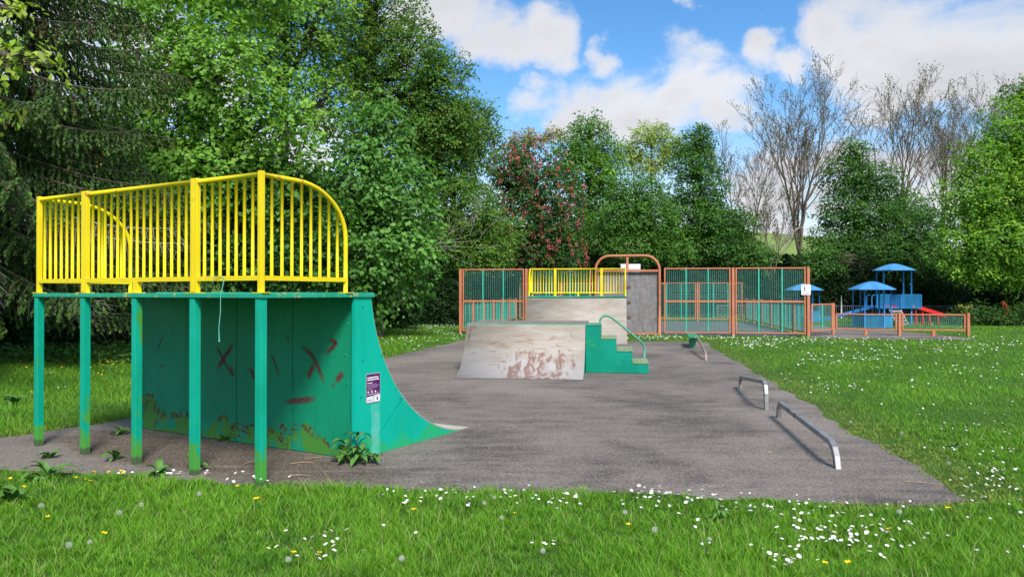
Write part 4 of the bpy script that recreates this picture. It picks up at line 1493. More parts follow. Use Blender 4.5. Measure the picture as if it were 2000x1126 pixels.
# back row behind the court
broadleaf('red_chestnut_tree', 'chestnut tree covered in red blossom behind the yellow far railing', 'tree', 1050,
          [(1040, 362, 76, 70, 0), (1000, 335, 45, 48, .4), (1080, 430, 55, 80, -.4), (1020, 450, 70, 70, 0), (1090, 490, 45, 45, -.5), (1050, 500, 80, 40, -.3)],
          44, .20, G_DARK + [(.03, .075, .02)], .95, 21, .2, 0, BACK, flowers=(34, (.52, .17, .14)))
broadleaf('oak_tree', 'rounded bright green oak behind the goal wall left of the pale tree', 'tree', 1150,
          [(1150, 265, 48, 50, 0), (1110, 300, 40, 45, -.2), (1185, 310, 36, 45, 0), (1150, 340, 70, 55, -.4), (1165, 400, 60, 60, 0), (1150, 460, 70, 60, -.4)],
          52, .19, G_MID + G_BRIGHT, 1.0, 22, .25, 0, BACK)
broadleaf('pale_ash_tree', 'pale yellow green airy tree between the oak and the dark pointed tree', 'tree', 1270,
          [(1270, 265, 60, 38, 0), (1225, 300, 40, 40, .3), (1315, 290, 40, 40, 0), (1270, 320, 60, 40, .2)],
          64, .20, G_PALE, .55, 23, .2, .8, BACK, limbs=80, bark=M_ashbark)
broadleaf('pale_ash_tree', 'thin pale twiggy tree showing above the red blossom', 'tree', 1030,
          [(1030, 270, 50, 32, 0), (1080, 265, 30, 28, 0), (1000, 290, 30, 30, 0)], 62, .18, [(.2, .17, .07), (.16, .16, .06)], .35, 24, .16, .9, BACK, limbs=90, bark=M_ashbark)
broadleaf('hornbeam_tree', 'dark green pointed tree behind the right court fence', 'tree', 1370,
          [(1365, 275, 38, 40, 0), (1350, 320, 55, 45, 0), (1370, 370, 62, 60, -.3), (1345, 430, 75, 60, -.3), (1395, 440, 60, 60, 0), (1370, 490, 90, 40, -.3)],
          50, .18, G_DARK + G_MID, 1.0, 25, .22, 0, BACK)
broadleaf('hornbeam_tree', 'layered mid green tree directly above the goal arch', 'tree', 1240,
          [(1240, 380, 70, 45, 0), (1210, 430, 70, 45, -.3), (1275, 430, 70, 50, -.2), (1240, 480, 90, 45, -.4), (1300, 480, 60, 40, 0)],
          48, .17, G_MID, 1.0, 26, .18, .1, BACK)
broadleaf('hornbeam_tree', 'low green tree filling the gap behind the right court fence', 'tree', 1450,
          [(1440, 440, 45, 40, 0), (1420, 480, 60, 45, -.2), (1470, 500, 50, 35, 0)], 49, .17, G_MID + G_DARK, .9, 27, .15, .1, BACK)
broadleaf('maple_tree', 'green maple standing in front of the bare ash trees', 'tree', 1680,
          [(1670, 300, 36, 36, 0), (1650, 345, 60, 45, 0), (1710, 360, 60, 50, .2), (1640, 410, 60, 50, -.2), (1700, 425, 85, 50, -.3), (1770, 410, 55, 45, .3), (1620, 470, 55, 40, -.4), (1700, 480, 90, 40, -.3)],
          53, .19, G_MID + G_DARK, .85, 28, .2, .25, BACK)
broadleaf('hornbeam_tree', 'dark tree with low boughs above the blue play tower', 'tree', 1790,
          [(1790, 440, 60, 50, 0), (1745, 490, 70, 45, -.3), (1810, 500, 55, 45, 0), (1600, 505, 55, 40, 0)], 50, .18, G_DARK + G_MID, .9, 29, .18, .1, BACK)
broadleaf('maple_tree', 'large bright lime green maple on the right edge', 'tree', 2010,
          [(1985, 270, 75, 70, 0), (1930, 330, 75, 65, -.3), (2050, 300, 110, 110, .3), (1900, 400, 70, 60, -.6), (1990, 400, 100, 80, -.8), (1880, 470, 60, 55, -.8), (1960, 480, 80, 60, -1.2), (2060, 450, 110, 100, -.5), (1900, 525, 45, 35, -1), (1990, 530, 45, 35, -1.2)],
          40, .17, G_LIME + G_BRIGHT, 1.0, 30, .3, 0, BACK)
broadleaf('maple_tree', 'green tree top peeping over the lime green maple at the right edge', 'tree', 2000,
          [(1990, 190, 40, 45, 0), (2040, 200, 60, 60, 0)], 58, .2, G_MID, .8, 31, .2, .2, BACK)
for i, (px, D, rx, ry, py, lab) in enumerate([(1540, 50, 60, 40, 560, 'dark bush behind the right end of the court'),
                                  (1640, 51, 70, 45, 565, 'dark bush behind the left blue hut'),
                                  (1760, 51, 80, 50, 565, 'dark bush behind the blue play tower'),
                                  (1870, 49, 70, 45, 560, 'dark bush behind the grey gate'),
                                  (1960, 42, 80, 50, 570, 'dark bush behind the red marker'),
                                  (1905, 37.2, 50, 24, 615, 'low bush under the hazard tape'),
                                  (1985, 36.8, 60, 28, 614, 'low bramble bush around the red marker'),
                                  (1130, 50, 90, 45, 540, 'dark bush behind the yellow far railing'),
                                  (1260, 50, 90, 45, 545, 'dark bush behind the goal wall'),
                                  (1390, 50, 90, 50, 550, 'dark bush behind the first right fence bay'),
                                  (960, 46, 80, 45, 545, 'dark bush behind the left fence bay')]):
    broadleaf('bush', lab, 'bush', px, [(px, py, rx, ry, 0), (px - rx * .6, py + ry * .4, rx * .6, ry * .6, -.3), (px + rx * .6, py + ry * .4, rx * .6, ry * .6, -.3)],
              D, .16 if D > 40 else .12, G_DARK if i not in (5, 6) else G_MAPLE, .8, 60 + i, .04, 0, 'bushes behind the court', limbs=16, stems=4, shrub=1.0 if i in (5, 6) else .6)  # back bushes darkened further in colour, painting in the canopy shade


# bare ashes
def bare_tree(label, px, D, ytop, seed, spread=.5, r0=.26, fork=.30, tufts=900, group='bare ash trees', lead=4):
    rr = random.Random(seed); rs = np.random.default_rng(seed)
    H = CAMH + (HZ - ytop) / FPX * D
    tx = (px - 1000) / FPX * D
    t = thing('bare_ash_tree', label, 'tree', (tx, D, 0), 0, group)
    m = MB(); m.smooth = True
    tips = []
    def grow(p, d, L, r_, lev):
        seg = 6 if lev < 2 else 4
        pts, rad = [p], [r_]
        q = p.copy(); dd = d.copy()
        kids = []
        for i in range(seg):
            wob = Vector((rr.uniform(-1, 1), rr.uniform(-1, 1), rr.uniform(-.5, .5))) * (.10 + .03 * lev)
            dd = (dd + wob + Vector((0, 0, .10))).normalized()
            q = q + dd * (L / seg)
            pts.append(q.copy()); rad.append(max(.014, r_ * (1 - .74 * (i + 1) / seg)))
            if lev < 4 and i >= (1 if lev else 0):
                nk = 2 if lev == 2 else 1 + (rr.random() < .6)
                for _ in range(nk):
                    kids.append((q.copy(), dd.copy(), i / seg, rad[-1]))
        m.tube(pts, rad, 7 if lev == 0 else (5 if lev == 1 else 3), caps=False)
        if lev >= 4 or (lev == 3 and rr.random() < .6): tips.append(pts[-1])
        for (c, cd, f, rk) in kids:
            ax = cd.orthogonal().normalized()
            ax.rotate(Matrix.Rotation(rr.uniform(0, 6.283), 3, cd))
            ang = rr.uniform(.30, .62)
            nd = (cd * math.cos(ang) + ax * math.sin(ang)).normalized()
            nd.z = max(nd.z, -.05)
            nd.normalize()
            ln = L * rr.uniform(.42, .62) * (1.05 - .45 * f)
            if ln > .35:
                grow(c, nd, ln, max(.014, rk * rr.uniform(.6, .85)), lev + 1)
    # bole then leaders
    p = Vector((0, 0, 0)); bh = H * fork
    bole = [Vector((.1 * math.sin(i + seed), .1 * math.cos(i * 1.3 + seed), bh * i / 5)) for i in range(6)]
    m.tube(bole, [r0 * (1.3 if i == 0 else 1) * (1 - .07 * i) for i in range(6)], 9)
    for k in range(lead):
        a = 2 * math.pi * k / lead + rr.uniform(-.4, .4) + seed
        sp_ = spread * rr.uniform(.35, .85)
        d = Vector((math.cos(a) * sp_, math.sin(a) * sp_, 1)).normalized()
        grow(bole[-1 - (k % 2)], d, (H - bh) * rr.uniform(.78, .95), r0 * .62, 1)
    zm = max(v[2] for v in m.v); kz = H / zm; ks = (1 + kz) / 2
    m.v = [(v[0] * ks, v[1] * ks, v[2] * kz) for v in m.v]
    tips = [Vector((v.x * ks, v.y * ks, v.z * kz)) for v in tips]
    m.build('trunk', M_ashbark, t)
    T = np.array([list(v) for v in tips])
    n = min(tufts, len(T) * 3)
    T = T[rs.integers(0, len(T), n)] + rs.normal(size=(n, 3)) * .12
    V, F = leaf_arrays(T, rs.normal(size=(n, 3)) + np.array([0, 0, .3]), rs.normal(size=(n, 3)), .10 + .12 * rs.random(n), .5)
    C = np.array([.19, .19, .07]) * (.6 + .8 * rs.random((n, 1)))
    link_mesh('crown', arrays_mesh('crown', V, F, np.repeat(C, 4, 0), M_leaf), t)
    return t


bare_tree('tallest bare ash tree with a wide fan of branches', 1560, 60, 112, 5, .40, .23, .36, 2200, lead=6)
bare_tree('bare ash tree second from the right with upright branches', 1752, 62, 140, 8, .34, .20, .34, 1500, lead=5)
bare_tree('bare twiggy ash tree just left of the lime green maple', 1835, 64, 185, 9, .34, .20, .34, 1400)
bare_tree('bare ash tree farthest right against the cloud', 1925, 66, 130, 10, .40, .19, .36, 2000, lead=5)
bare_tree('slender bare tree right of the dark pointed tree', 1432, 62, 225, 12, .16, .13, .4, 200, lead=2)
bare_tree('slender bare tree between the dark pointed tree and the tallest ash', 1468, 61, 215, 14, .16, .13, .4, 200, lead=2)
bare_tree('short ivy clad bare tree beside the tallest ash', 1505, 56, 350, 15, .4, .11, .25, 900, lead=3)


# spruce at the left edge
def spruce(label, X, Y, H, seed):
    rr = random.Random(seed); rs = np.random.default_rng(seed)
    t = thing('spruce_tree', label, 'tree', (X, Y, 0))
    m = MB(); m.smooth = True
    m.tube([(.05 * math.sin(i), .05 * math.cos(i), H * i / 12) for i in range(13)], [.24 * (1 - .075 * i) for i in range(13)], 9)
    Ps, As, Ns, Ss, Cs = [], [], [], [], []
    bP, bA = [], []
    z = 1.9
    while z < H - .8:
        Lm = 5.6 * (1 - z / H) ** .55 * (1.0 if z > 2.6 else .85)
        k = 6
        for j in range(k):
            a = 2 * math.pi * j / k + rr.uniform(-.35, .35) + z * 2.3
            if math.sin(a) > .85 or math.cos(a) < -.6: continue           # rear and far side of the tree stay unbuilt
            L = Lm * rr.uniform(.75, 1.1)
            h = Vector((math.cos(a), math.sin(a), 0))
            pts, rad = [], []
            n = 9
            for i in range(n + 1):
                f = i / n
                pts.append(Vector((0, 0, z)) + h * (L * f) + Vector((0, 0, L * (-.42 * f + .20 * f * f) + .03 * math.sin(7 * f + a))))
                rad.append(.034 * (1 - .85 * f) + .004)
            if not (z < 5.2): m.tube(pts, rad, 5)
            is_dead = z < 5.2 and rr.random() < .34
            dead = MB(); dead.smooth = True
            if is_dead: dead.tube(pts, rad, 5)
            elif z < 5.2: m.tube(pts, rad, 5)
            side = Vector((-h.y, h.x, 0))
            nb = int(L / .075)
            for b in range(nb):
                f = .16 + .84 * b / nb
                i0 = min(n - 1, int(f * n)); ff = f * n - i0
                p = pts[i0].lerp(pts[i0 + 1], ff)
                s = 1 if b % 2 else -1
                l = (.30 + .60 * (1 - f)) * rr.uniform(.7, 1.2)
                d = (h * .55 + side * s * rr.uniform(.5, .9) + Vector((0, 0, rr.uniform(-1.5, -.4)))).normalized()
                q = p + d * l
                if is_dead:
                    q2 = p + (q - p) * 1.2
                    dead.tube([p, p.lerp(q2, .5) + Vector((0, 0, .04)), q2], [.007, .006, .003], 3, caps=False)
                    if b % 2: dead.tube([p.lerp(q2, .5) + Vector((0, 0, .04)), q2 + Vector((rr.uniform(-.2, .2), rr.uniform(-.2, .2), rr.uniform(-.2, .1)))], [.004, .002], 3, caps=False)
                    continue
                if b % 3 == 0: m.tube([p, q], [.006, .003], 3, caps=False)
                nn = max(5, int(l / .045))
                fs = np.linspace(0.05, 1, nn)
                c = np.array(p) + np.array(d) * (l * fs)[:, None]
                c[:, 2] -= .10 * fs ** 2
                for sgn in (-1, 1):
                    Ps.append(c + rs.normal(size=(nn, 3)) * .012)
                    As.append(np.array(d) * .9 + np.array(side) * sgn * .5 + rs.normal(size=(nn, 3)) * .45 + np.array([0, 0, -.25]))
                    Ns.append(rs.normal(size=(nn, 3)) * .6 + np.array([0, -.3, .8]))
                    Ss.append(.10 + .04 * rs.random(nn))
                    Cs.append(np.array([.058, .120, .027]) * (.65 + .7 * rs.random((nn, 1))) if rr.random() > .10 else np.array([.075, .04, .022]) * (.7 + .6 * rs.random((nn, 1))))
                if rr.random() < (.6 if z < 8 else .3):
                    bP.append(q + Vector((0, 0, -.11))); bA.append(d)
            if is_dead: dead.build('dead_branch', M_deadwood, t)
        z += .30
    P, A, N_, S_, C_ = map(np.concatenate, (Ps, As, Ns, Ss, Cs))
    V, F = leaf_arrays(P, A, N_, S_, .34, .1)
    Cv = np.repeat(C_, 4, 0)
    link_mesh('crown', arrays_mesh('crown', V, F, Cv, M_needle), t)
    B = np.array([list(v) for v in bP]); nB = len(B)
    VV, FF, CC = [], [], []
    for j in range(3):
        v, f = leaf_arrays(B + rs.normal(size=(nB, 3)) * .008, np.array([0, 0, -1.]) + rs.normal(size=(nB, 3)) * .3, rs.normal(size=(nB, 3)), np.full(nB, .075), .6)
        FF.append(f + sum(len(x) for x in VV)); VV.append(v)
        CC.append(np.repeat(np.array([.24, .38, .07]) * (.7 + .6 * rs.random((nB, 1))), 4, 0))
    link_mesh('young_shoots', arrays_mesh('young_shoots', np.concatenate(VV), np.concatenate(FF), np.concatenate(CC), M_leaf), t)
    m.build('trunk', M_bark, t)


spruce('dark drooping spruce with pale young shoots at the left edge', -11.6, 16.0, 18.0, 3)
broadleaf('maple_tree', 'near maple whose yellow green leafy boughs reach in at the upper left corner', 'tree', -380,
          [(-300, 60, 160, 160, .5), (40, 118, 95, 26, 0), (-20, 200, 50, 24, 0), (-120, 150, 100, 60, 0), (10, 20, 40, 16, .5)], 9.0, .095, [(.15, .22, .022), (.12, .20, .02), (.17, .22, .03)], .75, 51, .14, .1, WOOD, limbs=24, droop=.3)


# dead boughs
def dead_bough(label, px, py, D, seed, L, hdir, n_side):
    rr = random.Random(seed)
    m = MB(); m.smooth = True
    p0 = at(px, py, D)
    def go(p, d, L, r_, lev):
        pts, rad = [p], [r_]
        q = p.copy(); dd = d.copy()
        kids = []
        for i in range(6):
            dd = (dd + Vector((rr.uniform(-1, 1), rr.uniform(-1, 1), rr.uniform(-1, 1))) * .16).normalized()
            q = q + dd * (L / 6); pts.append(q.copy()); rad.append(max(.006, r_ * (1 - .14 * (i + 1))))
            if lev < 3: kids.append((q.copy(), dd.copy(), rad[-1]))
        m.tube(pts, rad, 4, caps=False)
        for c, cd, rk in kids:
            if rr.random() < .8:
                nd = (cd + Vector((rr.uniform(-1, 1), rr.uniform(-.6, .6), rr.uniform(-.5, 1))) * .8).normalized()
                go(c, nd, L * rr.uniform(.3, .55), rk * .6, lev + 1)
    for k in range(n_side):
        go(p0 + Vector((rr.uniform(-.3, .3), 0, rr.uniform(-.2, .2))), (Vector(hdir) + Vector((rr.uniform(-.3, .3), rr.uniform(-.2, .2), rr.uniform(-.3, .3)))).normalized(), L * rr.uniform(.7, 1), .03, 1)
    for i, v in enumerate(m.v): m.v[i] = (v[0] - p0.x, v[1] - p0.y, v[2] - p0.z)
    o = m.build('dead_branch', M_deadwood)
    o.location = p0
    return tag(o, label, 'branch', 'bare dead branches at the wood edge')


dead_bough('grey dead branch sweeping right out of the wood above the left fence', 815, 485, 34.5, 1, 3.6, (1, -.25, .12), 3)
dead_bough('tangle of dead brown twigs at the bush right of the tall ramp', 770, 600, 31.5, 2, 1.6, (.25, -.2, 1), 6)
dead_bough('bare dead twigs hanging above the right court fence', 1560, 440, 49, 4, 2.6, (-.6, -.2, -.7), 4)

# ------------------------------------------------------------------ grass
def scatter_log(n, d0, d1, pxa=-90, pxb=2090):
    D = np.exp(rng.uniform(np.log(d0), np.log(d1), n))
    px = rng.uniform(pxa, pxb, n)
    return np.stack([(px - 1000) / FPX * D, D], 1)


def patch(P, s, seed):
    r_ = np.random.default_rng(seed)
    out = np.zeros(len(P))
    for k in range(7):
        w_ = r_.normal(size=2) * s * (1 + .5 * k)
        out += np.sin(P @ w_ + r_.uniform(0, 6.28)) / (1 + .35 * k)
    return out / 2.5


def lawn_mask(P):
    return ~(inside(P, PAD) | inside(P, COURT) | inside(P, PATH))


def grass(name, label, n, d0, d1, fine):
    if fine:                       # blades stand in tufts
        nt_ = n // 9
        c_ = scatter_log(nt_, d0, d1, -420, 2420)
        ti = rng.integers(0, nt_, n)
        jit = rng.normal(size=(n, 2)) * .013
        P = c_[ti] + jit
        th, tcol = .65 + .7 * rng.random(nt_), rng.normal(size=nt_)
        th, tcol = th[ti], tcol[ti]
        ta = np.arctan2(jit[:, 1], jit[:, 0])
    else:
        P = scatter_log(n, d0, d1, -250, 2250)
        th, tcol, ta = np.ones(n), np.zeros(n), rng.uniform(0, 6.283, n)
    dpad = edge_dist(P, PAD)
    ins = inside(P, PAD)
    keep = ~(inside(P, COURT) | inside(P, PATH)) & (~ins | (dpad < .05 + .07 * np.clip(patch(P, 4.0, 6), -.6, 1)) & (rng.random(len(P)) < .7))
    P, dpad, ins, th, tcol, ta = P[keep], dpad[keep], ins[keep], th[keep], tcol[keep], ta[keep]
    n = len(P)
    D = P[:, 1]
    pt = patch(P, 1.6, 1); pt2 = patch(P, 5.0, 2); pt3 = patch(P, .5, 3)
    right = (P[:, 0] > 2.4)
    edge = np.clip(1 - dpad / np.where(right & (D > 5.6), .75, .2), 0, 1)
    near_left = (P[:, 0] < -3) & (D > 7.5)
    h = (.046 + .020 * pt + .014 * pt2) * (.65 + .7 * rng.random(n)) * (1 - .55 * edge)
    h *= np.where(near_left, 1.7, 1.0)
    h *= np.where((D < 6.4) & (P[:, 0] < 2.0), 1.15, 1.0)
    h = np.maximum(h * th, .018)
    tall = (rng.random(n) < .012) & fine
    h = np.where(tall, h * 1.9, h)
    wd = (.00076 * D + .0010) * (.7 + .6 * rng.random(n))
    a = ta + rng.normal(size=n) * .7
    lean = (.25 + 1.0 * rng.random(n)) * h
    lx, ly = np.cos(a) * lean, np.sin(a) * lean
    b = a + rng.uniform(-1.2, 1.2, n) + 1.57
    sx, sy = np.cos(b) * wd / 2, np.sin(b) * wd / 2
    base = np.stack([P[:, 0], P[:, 1], np.zeros(n)], 1)
    z = np.zeros(n)
    L_ = base + np.stack([-sx, -sy, z], 1); R_ = base + np.stack([sx, sy, z], 1)
    T_ = base + np.stack([lx, ly, h], 1)
    c1 = np.array([.100, .270, .018]); c2 = np.array([.195, .425, .032]); dry = np.array([.36, .31, .12])
    f = np.clip(.5 + .32 * pt + .18 * pt3 + rng.normal(size=n) * .22 + .22 * tcol, -.25, 1.3)[:, None]
    C = c1 * (1 - f) + c2 * f
    clover = (patch(P, 2.3, 9) > .75)[:, None]
    C = np.where(clover, C * np.array([.72, .80, 1.1]), C)
    C = np.where(tall[:, None], np.array([.30, .34, .13]), C)
    dm = np.clip(edge * 1.1 * (right | (D > 8)) + (rng.random(n) < .05), 0, 1)[:, None] * rng.random((n, 1))
    C = C * (1 - dm) + dry * dm
    if fine:
        mL = base + np.stack([lx * .35 - sx * .85, ly * .35 - sy * .85, h * .55], 1)
        mR = base + np.stack([lx * .35 + sx * .85, ly * .35 + sy * .85, h * .55], 1)
        V = np.stack([L_, R_, mL, mR, T_], 1).reshape(-1, 3)
        k = np.arange(n)[:, None] * 5
        F = np.concatenate([k + np.array([[0, 1, 3]]), k + np.array([[0, 3, 2]]), k + np.array([[2, 3, 4]])], 0)
        Cc = np.repeat(C, 5, 0)
    else:
        V = np.stack([L_, R_, T_], 1).reshape(-1, 3)
        F = np.arange(n)[:, None] * 3 + np.array([[0, 1, 2]])
        Cc = np.repeat(C, 3, 0)
    o = link_mesh(name, arrays_mesh(name, V, F, Cc, M_grass))
    return tag(o, label, 'grass', kind='stuff')


grass('foreground_grass', 'long green grass in the foreground in front of the pad', 245000, 3.5, 9.0, True)
grass('lawn_grass', 'short green grass of the field around the pad and court', 300000, 9.0, 62, False)
# rough weeds at the foot of the wood
n = 9000
P = scatter_log(n, 16.5, 48, -60, 960)
k = (P[:, 0] < -4.6 - (P[:, 1] - 11) * .02) & lawn_mask(P) & (rng.random(n) < np.clip((-P[:, 0] - 4.2 + (P[:, 1] - 11) * .11) / 5, 0, 1))
P = P[k]; n = len(P)
hh = .10 + .30 * rng.random(n) * np.clip((-P[:, 0] - 5 + (P[:, 1] - 11) * .1) / 5, .15, 1)
PP = np.concatenate([np.stack([P[:, 0] + rng.normal(size=n) * .05, P[:, 1] + rng.normal(size=n) * .05, hh * (.3 + .7 * rng.random(n))], 1) for _ in range(5)])
n5 = len(PP)
V, F = leaf_arrays(PP, rng.normal(size=(n5, 3)) * np.array([1, 1, .4]), rng.normal(size=(n5, 3)) * .4 + np.array([0, -.2, 1]), .08 + .06 * rng.random(n5), .6)
C = np.array([.07, .18, .03]) * (.7 + .6 * rng.random((n5, 1)))
tag(link_mesh('nettles', arrays_mesh('nettles', V, F, np.repeat(C, 4, 0), M_leaf)), 'rough nettles and weeds at the foot of the left wood', 'weeds', kind='stuff')

# dark wood interior behind the front trees
n = 60000
f = rng.random(n)
lineA, lineB, lineC, lineD_ = np.array([-17., 22.]), np.array([-9.5, 50.]), np.array([0., 58.]), np.array([40., 60.])
seg = rng.random(n)
Q = np.where(seg[:, None] < .45, lineA + (lineB - lineA) * f[:, None], np.where(seg[:, None] < .62, lineB + (lineC - lineB) * f[:, None], lineC + (lineD_ - lineC) * f[:, None]))
Q = Q + rng.normal(size=(n, 2)) * 1.3
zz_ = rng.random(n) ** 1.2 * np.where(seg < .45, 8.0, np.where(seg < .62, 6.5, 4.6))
PP = np.stack([Q[:, 0], Q[:, 1], zz_], 1)
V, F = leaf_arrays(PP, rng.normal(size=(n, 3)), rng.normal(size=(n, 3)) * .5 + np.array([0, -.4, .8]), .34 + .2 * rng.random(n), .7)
C = np.array([.018, .05, .011]) * (.7 + .6 * rng.random((n, 1)))  # leaf colour darkened to paint in the shade inside the wood
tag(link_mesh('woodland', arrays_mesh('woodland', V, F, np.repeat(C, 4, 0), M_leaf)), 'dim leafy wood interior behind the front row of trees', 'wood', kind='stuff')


# ------------------------------------------------------------------ flowers
def daisy_mesh():
    m = MB()
    m.cur = 0
    for j in range(9):
        a = 2 * math.pi * j / 9
        c, s = math.cos(a), math.sin(a)
        p = lambda r_, w_, z: (c * r_ - s * w_, s * r_ + c * w_, z)
        m.add([p(.003, -.0012, .0), p(.013, -.0048, .003), p(.0155, 0, .0035), p(.013, .0048, .003), p(.003, .0012, .0)], [(0, 1, 2, 3, 4)])
    m.cur = 1
    m.add([(.0055 * math.cos(k * math.pi / 3), .0055 * math.sin(k * math.pi / 3), .001) for k in range(6)] + [(0, 0, .005)], [(k, (k + 1) % 6, 6) for k in range(6)])
    m.cur = 2
    m.tube([(0, 0, 0), (.003, .002, -.035), (.002, 0, -.085)], .0012, 3, caps=False)
    return m


M_dwhite = paint('daisy_white', (.80, .79, .78), (.84, .83, .82), rough=.7, bump=0)
M_dyel = paint('flower_yellow', (.75, .50, .01), (.80, .58, .01), rough=.6, bump=0)
M_stem = paint('stem_green', (.07, .15, .02), (.09, .18, .03), rough=.7, bump=0)
M_clock = paint('seed_fluff', (.52, .52, .48), (.62, .62, .58), rough=.9, bump=0)
DAISY = daisy_mesh().mesh('daisy', [M_dwhite, M_dyel, M_stem])
rf = random.Random(12)
cl = [(470, 935, 55, 9, 26), (300, 925, 60, 10, 14), (420, 930, 35, 10, 8), (645, 1065, 55, 22, 22), (600, 1088, 40, 20, 8), (820, 975, 55, 18, 16), (905, 975, 25, 14, 5),
      (1010, 985, 40, 12, 10), (1100, 985, 40, 14, 14), (1240, 968, 45, 8, 16), (1330, 985, 50, 18, 20), (1080, 1080, 25, 8, 5), (1380, 1010, 40, 22, 9),
      (1520, 1003, 40, 12, 12), (1560, 1045, 55, 25, 28), (1640, 1055, 50, 25, 22), (1545, 1105, 30, 14, 16), (1690, 1075, 50, 25, 16), (1530, 1115, 25, 8, 8), (1960, 945, 45, 25, 34), (1930, 990, 50, 14, 22),
      (1960, 1090, 40, 25, 10), (1880, 1060, 40, 20, 6), (740, 1095, 40, 20, 6), (1200, 1100, 60, 20, 5), (360, 1000, 60, 30, 4)]
pix = []
for (cx, cy, sx, sy, n) in cl:
    for _ in range(n):
        pix.append((rf.gauss(cx, sx * .85), rf.gauss(cy, sy * .75)))
DG = 'daisies in the foreground grass'
cand = np.array([gp(px, max(py, 880) + 10) for px, py in pix])
ok = lawn_mask(cand) | (edge_dist(cand, PAD) < .06)
nd_ = 0
for (x, y), k in zip(cand, ok):
    if not k or nd_ >= 290: continue
    o = link_mesh('daisy', DAISY)
    s = rf.uniform(.6, 1.05)
    o.scale = (s, s, s)
    o.location = (x, y, rf.uniform(.07, .105))
    o.rotation_euler = (rf.uniform(.0, .6), rf.uniform(-.35, .35), rf.uniform(0, 6.28))
    tag(o, 'small white daisy growing in the foreground grass', 'daisy', DG)
    nd_ += 1


def flower_field(name, label, spots, col, r_, zlo, zhi, cat):
    P = []
    for (cx, cy, sx, sy, n) in spots:
        for _ in range(n):
            P.append(gp(rf.gauss(cx, sx), max(rf.gauss(cy, sy), HZ + 38)))
    P = np.array(P)
    P = P[lawn_mask(P)]
    n = len(P)
    V, F = [], []
    for i, (x, y) in enumerate(P):
        z = rf.uniform(zlo, zhi); k = r_ * rf.uniform(.7, 1.3) * min(1.2, max(.55, y / 16))
        b = len(V)
        tx_, ty_ = rf.uniform(-.3, .3), rf.uniform(-.7, .1)
        for j in range(5):
            a = j * 1.2566 + i
            dx, dy = k * math.cos(a), k * math.sin(a)
            V.append((x + dx, y + dy, z - dx * tx_ - dy * ty_))
        F += [(b, b + 1, b + 2), (b, b + 2, b + 3), (b, b + 3, b + 4)]
    C = np.tile(np.array(col), (len(V), 1))
    return tag(link_mesh(name, arrays_mesh(name, np.array(V), np.array(F), C, M_petal)), label, cat, kind='stuff')


flower_field('far_daisies', 'drifts of white daisies over the lawn beside the pad and court',
             [(1620, 705, 60, 6, 55), (1500, 668, 60, 5, 80), (1470, 676, 30, 4, 50), (1780, 668, 120, 6, 90), (1900, 680, 90, 9, 80), (1600, 666, 60, 4, 60), (1700, 690, 90, 10, 35), (1900, 720, 80, 14, 30),
              (1640, 762, 30, 7, 30), (1800, 770, 120, 30, 25), (1900, 850, 60, 20, 25), (1960, 900, 40, 15, 22), (1560, 745, 30, 10, 10), (1255, 661, 35, 3, 60), (1320, 661, 40, 3, 40), (1430, 663, 40, 3, 40),
              (1560, 1000, 220, 14, 40), (1150, 985, 200, 14, 40), (1900, 960, 60, 30, 40), (1750, 1060, 150, 30, 40), (850, 637, 35, 5, 150), (815, 643, 30, 5, 60), (880, 632, 12, 3, 40), (800, 668, 35, 8, 45), (890, 655, 10, 6, 20), (830, 690, 40, 8, 10), (200, 740, 60, 30, 10)],
             (.70, .69, .70), .019, .05, .085, 'daisies')
flower_field('far_buttercups', 'yellow buttercups in the grass behind the green posts and beyond the court',
             [(215, 703, 35, 10, 60), (170, 735, 50, 22, 45), (60, 740, 40, 20, 25), (730, 650, 15, 8, 14), (780, 660, 40, 12, 16), (1370, 620, 60, 3, 90), (1700, 628, 120, 4, 120), (1900, 640, 70, 6, 40), (1750, 690, 140, 20, 20)],
             (.72, .52, .02), .018, .06, .16, 'buttercups')

m = MB(); m.cur = 0
for j in range(5):
    a = 2 * math.pi * j / 5
    c, s = math.cos(a), math.sin(a)
    p = lambda r_, w_, z: (c * r_ - s * w_, s * r_ + c * w_, z)
    m.add([p(.001, 0, 0), p(.010, -.008, .005), p(.0155, -.004, .009), p(.0155, .004, .009), p(.010, .008, .005)], [(0, 1, 2, 3, 4)])
m.cur = 1
m.tube([(0, 0, 0), (.004, .002, -.05), (.002, 0, -.12)], .0014, 3, caps=False)
BUTTER = m.mesh('buttercup', [M_dyel, M_stem])
for (px, py) in [(95, 1022), (205, 1050), (505, 988), (515, 988), (500, 988), (118, 912), (150, 940), (185, 932), (208, 920), (214, 925), (238, 924), (242, 926), (168, 945), (178, 943), (48, 962), (22, 940), (465, 960), (1227, 1040), (575, 1100), (625, 1095),
                 (1735, 1045), (1610, 1118), (1655, 1115), (1850, 1002), (808, 1005), (1005, 1018)]:
    x, y = gp(px, py + 16)
    o = link_mesh('buttercup', BUTTER)
    o.location = (x, y, rf.uniform(.08, .12)); s = rf.uniform(.9, 1.25); o.scale = (s, s, s)
    o.rotation_euler = (rf.uniform(-.1, .4), rf.uniform(-.2, .2), rf.uniform(0, 6.28))
    tag(o, 'yellow buttercup growing in the foreground grass', 'buttercup', 'buttercups in the foreground grass')

